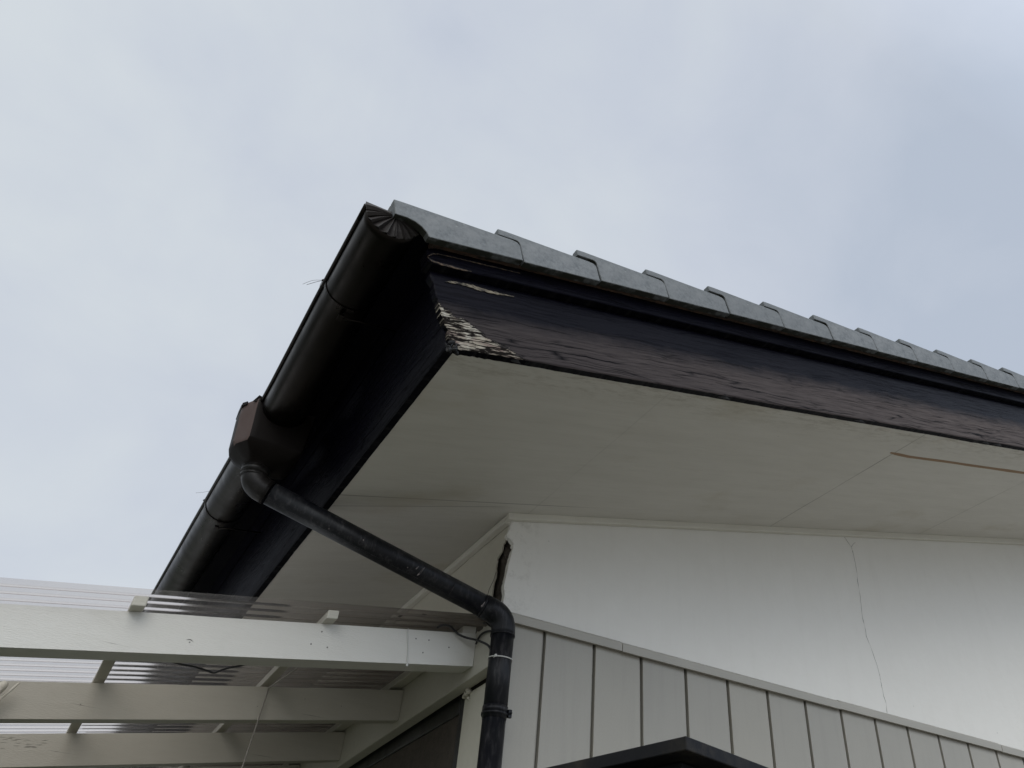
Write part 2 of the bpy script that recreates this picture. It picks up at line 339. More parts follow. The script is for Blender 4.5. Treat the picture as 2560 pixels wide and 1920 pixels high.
# ---- corrugated plastic
M_sheet = bpy.data.materials.new('corrugated_plastic'); M_sheet.use_nodes = True
def build_sheet():
    t = M_sheet.node_tree; t.nodes.clear(); n = t.nodes.new; l = t.links.new
    o = n('ShaderNodeOutputMaterial'); tr = n('ShaderNodeBsdfTransparent'); tl = n('ShaderNodeBsdfTranslucent')
    df = n('ShaderNodeBsdfDiffuse'); gl = n('ShaderNodeBsdfGlossy'); gl.inputs['Roughness'].default_value = 0.16
    gl.inputs['Color'].default_value = (0.95, 0.93, 0.92, 1)
    tc_ = n('ShaderNodeTexCoord'); mp = n('ShaderNodeMapping'); mp.inputs['Scale'].default_value = (3.5, 12, 4); l(tc_.outputs['Object'], mp.inputs[0])
    ns = n('ShaderNodeTexNoise'); ns.inputs['Scale'].default_value = 4; ns.inputs['Detail'].default_value = 7; ns.inputs['Roughness'].default_value = 0.7; l(mp.outputs[0], ns.inputs['Vector'])
    mr = n('ShaderNodeMapRange'); l(ns.outputs['Fac'], mr.inputs['Value']); mr.inputs['From Min'].default_value = 0.35; mr.inputs['From Max'].default_value = 0.7
    mr.inputs['To Min'].default_value = 0.10; mr.inputs['To Max'].default_value = 0.17
    tr.inputs['Color'].default_value = (0.84, 0.80, 0.78, 1); tl.inputs['Color'].default_value = (0.80, 0.75, 0.71, 1); df.inputs['Color'].default_value = (0.20, 0.175, 0.155, 1)
    lw = n('ShaderNodeLayerWeight'); lw.inputs['Blend'].default_value = 0.5
    rp = n('ShaderNodeMapRange'); l(lw.outputs['Facing'], rp.inputs['Value']); rp.inputs['From Min'].default_value = 0.35; rp.inputs['From Max'].default_value = 0.95
    rp.inputs['To Min'].default_value = 0.0; rp.inputs['To Max'].default_value = 1.0
    cm = n('ShaderNodeMixRGB'); l(rp.outputs[0], cm.inputs[0]); cm.inputs[1].default_value = (0.88, 0.84, 0.82, 1); cm.inputs[2].default_value = (0.36, 0.30, 0.285, 1); l(cm.outputs[0], tr.inputs['Color'])
    m0 = n('ShaderNodeMixShader'); m0.inputs[0].default_value = 0.22; l(tl.outputs[0], m0.inputs[1]); l(df.outputs[0], m0.inputs[2])
    m1 = n('ShaderNodeMixShader'); l(mr.outputs[0], m1.inputs[0]); l(tr.outputs[0], m1.inputs[1]); l(m0.outputs[0], m1.inputs[2])
    sx = n('ShaderNodeSeparateXYZ'); l(tc_.outputs['Object'], sx.inputs[0])
    dx = n('ShaderNodeMapRange'); l(sx.outputs[0], dx.inputs['Value']); dx.inputs['From Min'].default_value = 0.10; dx.inputs['From Max'].default_value = 0.86; dx.inputs['To Max'].default_value = 0.80
    mp2 = n('ShaderNodeMapping'); mp2.inputs['Scale'].default_value = (1.5, 18, 1); l(tc_.outputs['Object'], mp2.inputs[0])
    ns2 = n('ShaderNodeTexNoise'); ns2.inputs['Scale'].default_value = 3; ns2.inputs['Detail'].default_value = 5; l(mp2.outputs[0], ns2.inputs['Vector'])
    ad = n('ShaderNodeMath'); ad.operation = 'MULTIPLY_ADD'; l(ns2.outputs['Fac'], ad.inputs[0]); ad.inputs[1].default_value = 0.5; ad.inputs[2].default_value = 0.72
    dm = n('ShaderNodeMath'); dm.operation = 'MULTIPLY'; dm.use_clamp = True; l(dx.outputs[0], dm.inputs[0]); l(ad.outputs[0], dm.inputs[1])
    dd = n('ShaderNodeBsdfDiffuse'); dd.inputs['Color'].default_value = (0.045, 0.034, 0.027, 1)          # dark brown tone, denser towards the wall
    m3 = n('ShaderNodeMixShader'); l(dm.outputs[0], m3.inputs[0]); l(m1.outputs[0], m3.inputs[1]); l(dd.outputs[0], m3.inputs[2]); m1 = m3
    fr = n('ShaderNodeFresnel'); fr.inputs['IOR'].default_value = 1.55
    m2 = n('ShaderNodeMixShader'); l(fr.outputs[0], m2.inputs[0]); l(m1.outputs[0], m2.inputs[1]); l(gl.outputs[0], m2.inputs[2])
    l(m2.outputs[0], o.inputs[0])
build_sheet()
M_ground = Mat('grey_paving', 0.85)
def build_ground(m):
    v = m.noise(3, 5)
    br = m.n('ShaderNodeTexBrick'); m.l(m.map((1, 1, 1)), br.inputs['Vector']); br.inputs['Scale'].default_value = 1.7
    br.inputs['Color1'].default_value = (0.27, 0.25, 0.22, 1); br.inputs['Color2'].default_value = (0.33, 0.31, 0.275, 1); br.inputs['Mortar'].default_value = (0.10, 0.095, 0.08, 1)
    m.col(m.mix(m.math('MULTIPLY', v, 0.4), br.outputs['Color'], (0.20, 0.19, 0.16)))
build_ground(M_ground)

# ------------------------------------------------------------------ mesh helpers
def empty(name, loc, label, cat, group=None):
    o = bpy.data.objects.new(name, None); scene.collection.objects.link(o); o.location = loc
    o.empty_display_size = 0.2
    o['label'] = label; o['category'] = cat
    if group: o['group'] = group
    return o
def origin_of(p):
    v = Vector((0, 0, 0))
    while p is not None: v += p.location; p = p.parent
    return v
def mk(name, bm, mats, parent=None, org=None, smooth=False, bevel=0.0, label=None, segs=2, angle=35):
    """bm in world coordinates; the object origin is put at org (default: the parent's origin)."""
    po = origin_of(parent); org = Vector(org) if org is not None else po
    for v in bm.verts: v.co -= org
    me = bpy.data.meshes.new(name); bm.to_mesh(me); bm.free()
    for mt in (mats if isinstance(mats, (list, tuple)) else [mats]):
        me.materials.append(mt.m if isinstance(mt, Mat) else mt)
    o = bpy.data.objects.new(name, me); scene.collection.objects.link(o)
    o.parent = parent; o.location = org - po
    if smooth:
        for p in me.polygons: p.use_smooth = True
    if bevel:
        b = o.modifiers.new('bevel', 'BEVEL'); b.width = bevel; b.segments = segs; b.limit_method = 'ANGLE'; b.angle_limit = R(angle)
    if label: o['label'] = label
    return o
def top(o, label, cat, group=None):
    o['label'] = label; o['category'] = cat
    if group: o['group'] = group
    return o
def box(bm, x0, x1, y0, y1, z0, z1, mi=0):
    vs = [bm.verts.new(p) for p in ((x0, y0, z0), (x1, y0, z0), (x1, y1, z0), (x0, y1, z0), (x0, y0, z1), (x1, y0, z1), (x1, y1, z1), (x0, y1, z1))]
    for f in ((0, 3, 2, 1), (4, 5, 6, 7), (0, 1, 5, 4), (1, 2, 6, 5), (2, 3, 7, 6), (3, 0, 4, 7)):
        fc = bm.faces.new([vs[i] for i in f]); fc.material_index = mi
    return vs
def prism(bm, pts, off, mi=0):
    """pts: planar polygon (3D), off: extrusion vector"""
    off = Vector(off); a = [bm.verts.new(p) for p in pts]; b = [bm.verts.new(Vector(p)+off) for p in pts]
    n = len(pts); fs = [bm.faces.new(a), bm.faces.new(b[::-1])]
    for i in range(n): fs.append(bm.faces.new((a[i], b[i], b[(i+1) % n], a[(i+1) % n])))
    for f in fs: f.material_index = mi
    bmesh.ops.recalc_face_normals(bm, faces=fs)
    return fs
def frame(d):
    d = d.normalized(); u = Vector((0, 0, 1)) if abs(d.z) < 0.9 else Vector((1, 0, 0))
    s = d.cross(u).normalized(); return s, s.cross(d).normalized()
def tube(bm, pts, rad, seg=12, caps=True, mi=0):
    pts = [Vector(p) for p in pts]; rings = []
    rads = rad if isinstance(rad, (list, tuple)) else [rad]*len(pts)
    s = None
    for i, p in enumerate(pts):
        d = (pts[min(i+1, len(pts)-1)]-pts[max(i-1, 0)])
        d.normalize()
        if s is None: s, u = frame(d)
        else:
            s = (s - d*s.dot(d)).normalized(); u = s.cross(d)
        rings.append([bm.verts.new(p + s*math.cos(2*math.pi*k/seg)*rads[i] + u*math.sin(2*math.pi*k/seg)*rads[i]) for k in range(seg)])
    fs = []
    for a, b in zip(rings, rings[1:]):
        for k in range(seg): fs.append(bm.faces.new((a[k], a[(k+1) % seg], b[(k+1) % seg], b[k])))
    if caps: fs += [bm.faces.new(rings[0][::-1]), bm.faces.new(rings[-1])]
    for f in fs: f.material_index = mi; f.smooth = True
    bmesh.ops.recalc_face_normals(bm, faces=fs)
def bend(p0, p1, p2, r, n=10):
    """fillet the corner p1 of a path with trim length r"""
    p0, p1, p2 = Vector(p0), Vector(p1), Vector(p2)
    a = p1 + (p0-p1).normalized()*r; b = p1 + (p2-p1).normalized()*r
    return [a*(1-t)**2 + p1*2*t*(1-t) + b*t*t for t in [i/n for i in range(n+1)]]
def catmull(pts, n=6):
    pts = [Vector(p) for p in pts]; out = []
    for i in range(len(pts)-1):
        p0 = pts[max(i-1, 0)]; p1 = pts[i]; p2 = pts[i+1]; p3 = pts[min(i+2, len(pts)-1)]
        for k in range(n):
            t = k/n
            out.append(0.5*((2*p1)+(p2-p0)*t+(2*p0-5*p1+4*p2-p3)*t*t+(3*p1-p0-3*p2+p3)*t**3))
    out.append(pts[-1]); return out
def nz(x, y=0.0, z=0.0): return noise.noise(Vector((x, y, z)))
def plate(bm, uvlay, u0, u1, v0, v1, to3d, thick, nu, nv, edge=None, uvoff=(0, 0)):
    """a board as a fine grid on its front face, with closed sides; to3d(u,v,t); edge(i_u,u,v)->(u,v)"""
    F = []; B = []
    for i in range(nu+1):
        rowf, rowb = [], []
        for j in range(nv+1):
            u = u0+(u1-u0)*i/nu; v = v0+(v1-v0)*j/nv
            if edge: u, v, t = edge(u, v, i, j, nu, nv)
            else: t = 0
            rowf.append((bm.verts.new(to3d(u, v, t)), (u, v))); rowb.append((bm.verts.new(to3d(u, v, thick)), (u, v)))
        F.append(rowf); B.append(rowb)
    def quad(q):
        f = bm.faces.new([x[0] for x in q]); f.smooth = False
        for lp, x in zip(f.loops, q): lp[uvlay].uv = (x[1][0]+uvoff[0], x[1][1]+uvoff[1])
        return f
    fs = []
    for i in range(nu):
        for j in range(nv):
            f = quad((F[i][j], F[i+1][j], F[i+1][j+1], F[i][j+1])); f.smooth = True; fs.append(f)
            fs.append(quad((B[i][j], B[i][j+1], B[i+1][j+1], B[i+1][j])))
        fs.append(quad((F[i][0], B[i][0], B[i+1][0], F[i+1][0]))); fs.append(quad((F[i][nv], F[i+1][nv], B[i+1][nv], B[i][nv])))
    for j in range(nv):
        fs.append(quad((F[0][j], F[0][j+1], B[0][j+1], B[0][j]))); fs.append(quad((F[nu][j], B[nu][j], B[nu][j+1], F[nu][j+1])))
    bmesh.ops.recalc_face_normals(bm, faces=fs)

# ------------------------------------------------------------------ ground
bm = bmesh.new(); vs = [bm.verts.new(p) for p in ((-900, -900, 0), (900, -900, 0), (900, 900, 0), (-900, 900, 0))]; bm.faces.new(vs)
g = mk('ground', bm, M_ground); g['kind'] = 'structure'

M_dark_ground = Mat('added_dark_ground', 0.9); M_dark_ground.col(M_dark_ground.mix(M_dark_ground.noise(12, 6, 0.7), (0.030, 0.040, 0.018), (0.065, 0.075, 0.035)))
bm = bmesh.new(); vs = [bm.verts.new(p) for p in ((-60, -1.9, 0.004), (-0.55, -1.9, 0.004), (-0.55, 60, 0.004), (-60, 60, 0.004))]; bm.faces.new(vs)  # unseen dark ground patch, added to dim the bounce under the eave
g = mk('added_dark_patch', bm, M_dark_ground); g['kind'] = 'structure'

# ------------------------------------------------------------------ house
house = empty('house', (0, 0, 0), 'white house corner with grey concrete roof tiles, black boards and a brown gutter', 'house')
XR = 6.2; YB = 5.0                                   # how far the gable and the side wall are built
YB_ = -1.015                                         # inner face of the barge board

# gable wall: thin white render skin with a ragged broken corner, on a masonry core
ragR = [(0.000, 3.30), (0.000, 3.255), (-0.002, 3.22), (-0.006, 3.20), (-0.016, 3.176), (-0.012, 3.168), (0.000, 3.166), (0.006, 3.158),
        (0.018, 3.150), (0.015, 3.140), (0.019, 3.132), (0.012, 3.10), (0.009, 3.075), (0.004, 3.05), (0.003, 3.02), (-0.002, 2.99), (-0.004, 2.955), (0.002, 2.93), (0.0, 2.90), (0.006, 2.86)]
rr = []
for (a, b), (c, d) in zip(ragR, ragR[1:]):
    for k in range(4):
        t = k/4; z = b+(d-b)*t; rr.append((a+(c-a)*t + 0.0028*nz(z*90, 3.1)*(1 if z < 3.19 else .3), z))
rr.append((0.004, 2.84))
bm = bmesh.new()
pts = [(x, 0, z) for x, z in rr] + [(XR, 0, 2.84), (XR, 0, sof(XR)+0.03)]
prism(bm, pts, (0, 0.022, 0))
mk('gable_wall', bm, M_plaster, house, bevel=0.0)
# masonry core behind the render and the side skin
bm = bmesh.new(); box(bm, 0.020, 0.20, 0.024, YB, 0, 3.25); box(bm, 0.20, XR, 0.026, 0.2, 0, 2.9)
prism(bm, [(0.2, 0.026, 2.9), (XR, 0.026, 2.9), (XR, 0.026, sof(XR)+.02), (0.2, 0.026, sof(.2)-.01)], (0, 0.17, 0))
for k in range(46):
    z_ = 2.86+0.30*random.random(); bmesh.ops.create_icosphere(bm, subdivisions=2, radius=0.007+0.010*random.random(), matrix=Matrix.Translation((0.018+0.006*random.random(), 0.016+0.07*random.random(), z_)) @ Matrix.Rotation(random.random()*3, 4, 'X') @ Matrix.Diagonal((.7, 1, 1.5, 1)))
for v in bm.verts:
    if v.co.x < 0.06 and 2.8 < v.co.z < 3.2: v.co += Vector((nz(v.co.x*90, v.co.y*90, v.co.z*90), nz(v.co.z*90, 5, v.co.x*90), nz(v.co.y*90, v.co.z*90, 3)))*0.004
mk('masonry_core', bm, M_rotgap, house)
# side wall skin (above the patio roof) with ragged front edge below z=3.17
ragL = [(0.024, 3.262), (0.026, 3.21), (0.038, 3.20), (0.030, 3.185), (0.046, 3.175), (0.050, 3.16), (0.052, 3.135), (0.075, 3.125), (0.090, 3.118), (0.088, 3.09), (0.086, 3.05), (0.095, 3.02), (0.094, 2.99), (0.10, 2.95), (0.098, 2.90), (0.10, 2.84)]
rl = []
for (a, b), (c, d) in zip(ragL, ragL[1:]):
    for k in range(4):
        t = k/4; z = b+(d-b)*t; rl.append((a+(c-a)*t + (0.014 if z < 3.165 else 0) + 0.008*nz(z*70, 7.7)+0.004*nz(z*200, 2), z))
rl.append((0.115, 2.83))
bm = bmesh.new(); prism(bm, [(0, y, z) for y, z in rl] + [(0, YB, 2.83), (0, YB, 3.262)], (0.006, 0, 0))
mk('side_wall', bm, M_sidewall, house)
# a loose sliver of paint/cloth hanging in the gap
bm = bmesh.new()
tube(bm, catmull([(-0.0005, 0.095, 3.06), (-0.0005, 0.11, 3.03), (-0.0005, 0.14, 3.005), (-0.0005, 0.15, 2.985), (-0.0005, 0.17, 2.96)], 3), [0.0012]*13, 5)
mk('crack_edge', bm, M_rotgap, house)
# lower side wall: corner casing, then the window
bm = bmesh.new(); box(bm, 0.0, 0.05, 0.0, 0.205, 0, 2.62); box(bm, 0.006, 0.05, 0.205, 0.262, 0, 2.62)
box(bm, 0.0, 0.03, 0.0, 3.9, 2.665, 2.83)
mk('corner_casing', bm, M_sidewall, house, bevel=0.003)
wy0, wy1, wz0, wz1 = 0.285, 3.6, 0.9, 2.60
bm = bmesh.new()
box(bm, 0.012, 0.09, 0.262, wy0+0.03, wz0, 2.64); box(bm, 0.012, 0.09, wy1, wy1+.06, wz0, 2.64)
box(bm, 0.012, 0.09, wy0+0.03, wy1, wz1-0.03, 2.64); box(bm, 0.012, 0.09, wy0+.03, wy1, wz0, wz0+.05)
win = mk('window', bm, M_wframe, house, bevel=0.004)
bm = bmesh.new()
for a, b in ((wy0+0.032, 1.85), (1.9, wy1-0.002)):
    box(bm, 0.040, 0.080, a, a+0.055, wz0+.052, wz1-0.032); box(bm, 0.040, 0.080, b-0.055, b, wz0+.052, wz1-.032)
    box(bm, 0.040, 0.080, a+.055, b-.055, wz1-0.032-0.06, wz1-0.032); box(bm, 0.040, 0.080, a+.055, b-.055, wz0+.052, wz0+.11)
mk('sash', bm, M_wframe, win, bevel=0.003)
bm = bmesh.new(); box(bm, 0.058, 0.064, wy0+.05, wy1-.05, wz0+.06, wz1-.06)
mk('pane', bm, M_glass, win)
# beads where walls meet the soffit
bm = bmesh.new()
y0 = -0.028
prism(bm, [(-0.030, y0, sof(-0.03)+.002), (-0.030, y0, sof(-.03)-0.027), (XR, y0, sof(XR)-0.038), (XR, y0, sof(XR)+.002)], (0, 0.027, 0))
mk('cornice_bead', bm, M_bead, house, bevel=0.004)
bm = bmesh.new()
a = [(-0.0300, sof(-0.03)-0.001), (-0.030, 3.232), (-0.002, 3.232), (-0.002, sof(-.002)-0.001)]
prism(bm, [(x, 0.0, z) for x, z in a], (0, YB, 0))
mk('cornice_bead', bm, M_bead, house, bevel=0.004)
# hairline crack in the render
ck = [(1.986, 3.83), (2.02, 3.79), (2.058, 3.747), (2.063, 3.72), (2.067, 3.702), (2.067, 3.615), (2.058, 3.54), (2.053, 3.458), (2.042, 3.341), (2.046, 3.29), (2.045, 3.241), (2.07, 3.157), (2.092, 3.057), (2.086, 3.02), (2.089, 2.98), (2.095, 2.92), (2.092, 2.862)]
bm = bmesh.new()
P = [(x+0.004*nz(z*30, 1.3)+0.002*nz(z*130, 4), -0.0006, z) for x, z in sum([[(a[0]+(b[0]-a[0])*k/5, a[1]+(b[1]-a[1])*k/5) for k in range(5)] for a, b in zip(ck, ck[1:])], [])]
tube(bm, P, [max(0.0002, 0.0006+0.0010*nz(i*0.35, 9)) for i in range(len(P))], 5)
tube(bm, [(2.059, -0.0006, 3.747), (2.085, -0.0006, 3.775), (2.10, -0.0006, 3.785)], 0.0007, 5)
mk('wall_crack', bm, M_groove, house)

# cladding: wide grey boards with rebated vertical joints
joints = [0.188+0.2257*k for k in range(-1, 27)]
ZT = 2.822
bm = bmesh.new()
for k, (a, b) in enumerate(zip(joints, joints[1:])):
    x0 = a+0.0055 if k else 0.004; x1 = b-0.0105
    if k == 0: x0 = 0.002
    box(bm, x0, x1, -0.001, 0.018, 0.05, ZT+0.01)
mk('cladding', bm, M_clad, house, bevel=0.0015)
bm = bmesh.new()
for a in joints[1:]:
    box(bm, a-0.0105+0.0002, a-0.0015, 0.010, 0.018, 0.05, ZT+0.01, 0)      # lipped edge
    box(bm, a-0.0013, a+0.0053, 0.0165, 0.0185, 0.05, ZT+0.01, 1)            # deep groove
mk('cladding_joint', bm, [M_clad, M_groove], house)
segs_x = [0.002, 0.531, 1.745, 2.923, 4.15, XR]
bm = bmesh.new()
for a, b, q in zip(segs_x, segs_x[1:], (0, -.0018, .0012, -.001, .001)):
    prism(bm, [(a+.001, -0.004, ZT+0.045+q), (a+.001, -0.022+q*.6, ZT+0.033+q), (a+.001, -0.022+q*.6, ZT+q), (a+.001, -0.004, ZT+0.003+q)], (b-a-.0015, 0, 0))
mk('cladding_trim', bm, M_trim, house, bevel=0.0012)

# soffit (one sloping painted sheet under the whole overhang)
bm = bmesh.new()
X0 = -0.718
prism(bm, [(X0, -1.016, sof(X0)), (XR, -1.016, sof(XR)), (XR, -1.016, sof(XR)+0.012), (X0, -1.016, sof(X0)+0.012)], (0, YB+1.016, 0))
mk('soffit', bm, M_soffit, house)
# split in the soffit showing bare plywood
bm = bmesh.new()
cpts = []
for i in range(60):
    x = 1.405 + i*0.05
    yc = -0.829 + 0.004*nz(x*3, 2) - (0.012*max(0, 1-(x-1.405)/0.15))
    hw = 0.0095*min(1, (x-1.395)/0.02)*(1+0.35*nz(x*4, 5)); cpts.append((x, yc, hw))
tp = [(x, yc-hw, sof(x)-0.0012) for x, yc, hw in cpts] + [(x, yc+hw, sof(x)-0.0012) for x, yc, hw in cpts[::-1]]
n = len(cpts); vv = [bm.verts.new(p) for p in tp]
for i in range(n-1): bm.faces.new((vv[i], vv[i+1], vv[2*n-2-i], vv[2*n-1-i]))
r_ = bmesh.ops.extrude_face_region(bm, geom=bm.faces[:]); bmesh.ops.translate(bm, verts=[v for v in r_['geom'] if isinstance(v, bmesh.types.BMVert)], vec=(0, 0, 0.003))
bmesh.ops.recalc_face_normals(bm, faces=bm.faces)
mk('split_strip', bm, M_bareslit, house, label='long brown split of bare plywood in the soffit')

# barge board
def edge_barge(u, v, i, j, nu, nv):
    t = 0.0
    # slanted, rotten left end
    k = max(0.0, 1-(u+0.80)/0.10)
    sl = -0.752-0.16*max(v, 0) - (-0.80)
    u = u + k*(sl)
    if i == 0: u += 0.010*nz(v*40, 1)+0.006*nz(v*120, 2)
    if i < 20 and v < 0.16 and i > 0: t += 0.0025*nz(u*60, v*220)          # eaten surface
    if j == 0:
        v += 0.0030*nz(u*3, 3)+0.0014*nz(u*21, 5)+0.0008*nz(u*70, 6)
        if u < -0.60: v += 0.006*nz(u*60, 8)
    if 0 < j < 3: v += 0.001*nz(u*20, 5)
    t += 0.0008*nz(u*1.3, v*9)
    return u, v, t
bm = bmesh.new(); uvl = bm.loops.layers.uv.new('board')
plate(bm, uvl, -0.80, 6.4, 0.0, 0.262, lambda a, h, t: roofpt(a, -1.040+t if t < 0.02 else -1.040+t, h), 0.024, 900, 26, edge_barge)
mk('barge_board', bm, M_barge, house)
# capping board, proud of the barge board
def edge_cap(u, v, i, j, nu, nv):
    if i == 0: u += 0.006*nz(v*90, 4)
    if j == 0: v += 0.0012*nz(u*14, 9)+(0.003*nz(u*50, 9) if u < -0.5 else 0)
    if i < 2: v = 0.030+(v-0.030)*(0.75+0.12*i)
    return u, v, 0.001*nz(u*2, v*10)
bm = bmesh.new(); uvl = bm.loops.layers.uv.new('board')
plate(bm, uvl, -0.805, 6.4, 0.0, 0.062, lambda a, h, t: roofpt(a, -1.066+t, h+0.266), 0.050, 500, 6, edge_cap, uvoff=(0, 0))
mk('capping_board', bm, M_cap, house)
bm = bmesh.new(); prism(bm, [roofpt(-0.79, -1.078, 0.330), roofpt(6.4, -1.078, 0.330), roofpt(6.4, -1.078, 0.352), roofpt(-0.79, -1.078, 0.352)], (0, 0.03, 0))
mk('roof_batten', bm, M_batten, house)
# bare patches where paint has peeled off the capping and the top of the board
def peel(name, pts, y, hw, mat):
    bm = bmesh.new(); P = []
    pp = sum([[(a[0]+(b[0]-a[0])*k/9, a[1]+(b[1]-a[1])*k/9, a[2]+(b[2]-a[2])*k/9) for k in range(9)] for a, b in zip(pts, pts[1:])], []) + [pts[-1]]
    up = [roofpt(a, y, h+w*(1+.9*nz(a*80, 3))) for a, h, w in pp]; dn = [roofpt(a, y, h-w*(1+.9*nz(a*70, 8))) for a, h, w in pp]
    U_ = [bm.verts.new(p) for p in up]; D_ = [bm.verts.new(p) for p in dn]
    for i in range(len(pp)-1): bm.faces.new((U_[i], D_[i], D_[i+1], U_[i+1]))
    r_ = bmesh.ops.extrude_face_region(bm, geom=bm.faces[:]); bmesh.ops.translate(bm, verts=[v for v in r_['geom'] if isinstance(v, bmesh.types.BMVert)], vec=(0, 0.002, 0))
    bmesh.ops.recalc_face_normals(bm, faces=bm.faces)
    mk(name, bm, mat, house)
M_peel = Mat('peeled_bare_wood', 0.8)
M_peel.col(M_peel.mix(M_peel.rng(M_peel.noise(40, 5, 0.7, M_peel.map((1, 4, 4))), 0.42, 0.60), (0.015, 0.012, 0.010), (0.25, 0.215, 0.155)))
M_peel2 = Mat('peeled_brown_wood', 0.8)
M_peel2.col(M_peel2.mix(M_peel2.rng(M_peel2.noise(50, 5, 0.7, M_peel2.map((1, 4, 4))), 0.45, 0.62), (0.010, 0.008, 0.007), (0.15, 0.10, 0.06)))
peel('peeled_patch', [(-0.745, 0.232, .001), (-0.72, 0.236, .0035), (-0.69, 0.238, .004), (-0.66, 0.236, .006), (-0.63, 0.232, .006), (-0.59, 0.231, .004), (-0.56, 0.232, .0025), (-0.52, 0.233, .0008)], -1.0425, 0, M_peel)
peel('peeled_patch', [(-0.806, 0.285, .0015), (-0.795, 0.276, .003), (-0.77, 0.272, .0028), (-0.74, 0.271, .004), (-0.70, 0.270, .003), (-0.67, 0.2700, .001)], -1.0680, 0, M_peel2)
peel('peeled_patch', [(-0.806, 0.289, .001), (-0.790, 0.302, .002), (-0.77, 0.308, .001), (-0.70, 0.309, .001), (-0.60, 0.3095, .0018), (-0.5, 0.310, .0006)], -1.0685, 0, M_peel2)

# fascia board behind the gutter, square to the rafters
def fas(u, v, t):        # u along y, v up the board
    return (-0.737 - v*ST + t*CT, u, 3.066 + v*CT + t*ST*0.6)
def edge_f(u, v, i, j, nu, nv):
    if j == 0: v += 0.002*nz(u*6, 1)+0.0015*nz(u*30, 2)
    t = 0.0015*nz(u*2.2, v*6)
    if u < -0.85 and v < 0.12: t += 0.003*nz(u*50, v*60)
    if i == 0: u += 0.006*nz(v*60, 5)
    return u, v, t
bm = bmesh.new(); uvl = bm.loops.layers.uv.new('board')
plate(bm, uvl, -1.028, YB, 0.0, 0.27, fas, 0.024, 420, 18, edge_f)
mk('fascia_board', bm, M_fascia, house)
# crumbled wood at the mitred corner
bm = bmesh.new()
for k in range(16):
    s = k/34; c = Vector(roofpt(-0.765+0.035*random.random()-s*0.012, -1.030-0.014*random.random(), -0.006+0.15*s*s))
    r_ = bmesh.ops.create_icosphere(bm, subdivisions=2, radius=0.006+0.004*random.random(), matrix=Matrix.Translation(c) @ Matrix.Rotation(random.random()*3, 4, 'Y') @ Matrix.Diagonal((1.5, .7, .5, 1)))
for v in bm.verts: v.co += Vector((nz(v.co.x*90, v.co.y*90, v.co.z*90), nz(v.co.z*90, 5, v.co.x*90), nz(v.co.y*90, v.co.z*90, 3)))*0.005
mk('rotten_corner', bm, M_rot, house, label='crumbled black rotten wood at the mitre of the boards')
# splinters hanging from the barge board's lower edge
for a, ln in ((-0.565, .03), (0.25, .05), (0.98, .06), (1.9, .05), (2.45, .09), (2.0, .06)):
    bm = bmesh.new(); p = roofpt(a, -1.030, -0.001); q = roofpt(a+ln, -1.036, -0.010); r = roofpt(a+ln*.3, -1.022, 0.003); s = roofpt(a+ln*.5, -1.042, 0.006)
    vv = [bm.verts.new(x) for x in (p, q, r, s)]
    for f in ((0, 1, 2), (0, 3, 1), (1, 3, 2), (0, 2, 3)): bm.faces.new([vv[i] for i in f])
    mk('splinter', bm, M_rot, house)


# ------------------------------------------------------------------ roof and verge tiles
bm = bmesh.new()
for i in range(25):                                  # field courses behind the verge tiles
    a0 = -0.914+0.333*(i > 0)+(i-1 if i > 0 else 0)*0.2895; a1 = a0+0.34
    pts = [roofpt(a0, -0.80, 0.409), roofpt(a1, -0.80, 0.380), roofpt(a1, -0.80, 0.404), roofpt(a0, -0.80, 0.430)]
    prism(bm, pts, (0, YB+0.8, 0))
prism(bm, [roofpt(-0.80, -1.05, 0.355), roofpt(6.4, -1.05, 0.355), roofpt(6.4, -1.05, 0.372), roofpt(-0.80, -1.05, 0.372)], (0, YB+1.0, 0))
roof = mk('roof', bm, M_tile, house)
def verge_tile(a0, first, idx):
    dj = [random.uniform(-0.002, 0.002) for _ in range(4)]
    def curve(p, q, c, n=5):
        return [((1-t)**2*p[0]+2*t*(1-t)*c[0]+t*t*q[0], (1-t)**2*p[1]+2*t*(1-t)*c[1]+t*t*q[1]) for t in [k/n for k in range(n+1)]]
    step = 0.333 if first else 0.2895
    end = a0+step+0.070                         # hidden end, under the next tile's notch
    if first:
        low = [(a0, 0.376)] + [(a0+0.036, 0.3735), (a0+0.060, 0.365), (a0+0.078, 0.352), (a0+0.090, 0.336), (a0+0.096, 0.320)]
    else:
        low = [(a0, 0.4085)] + curve((a0+0.060, 0.4035), (a0+0.0725, 0.390), (a0+0.070, 0.4015), 4) + [(a0+0.074, 0.350), (a0+0.076, 0.321)]
    tilt = 0.028
    topl = [(end, 0.377+dj[0]), (end-0.002, 0.385), (end-0.009, 0.3935), (end-0.025, 0.398), (a0+step*0.5, 0.4185), (a0+0.03, 0.4315), (a0, 0.4335)]
    poly = low + [(end, 0.321)] + topl
    poly = [(a+0.0005*nz(a*50, idx), h+dj[1]*0.5) for a, h in poly]
    bm = bmesh.new()
    prism(bm, [roofpt(a, -1.111+dj[2], h) for a, h in poly], (0, 0.027, 0))
    # top slab
    sl = [(a0, 0.407), (end, 0.376), (end, 0.396), (a0+step*0.5, 0.4175), (a0, 0.4330)]
    prism(bm, [roofpt(a, -1.0835+dj[2], h) for a, h in sl], (0, 0.282, 0))
    # faint drip flute on the side
    tw = random.uniform(-0.004, 0.004)
    for v in bm.verts: v.co += Vector((0, 0, tw*0.35))
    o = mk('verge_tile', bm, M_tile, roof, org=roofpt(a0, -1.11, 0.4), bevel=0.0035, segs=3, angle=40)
    return o
a0 = -0.914; verge_tile(a0, True, 0); a0 += 0.333
for i in range(1, 22):
    verge_tile(a0, False, i); a0 += 0.2895

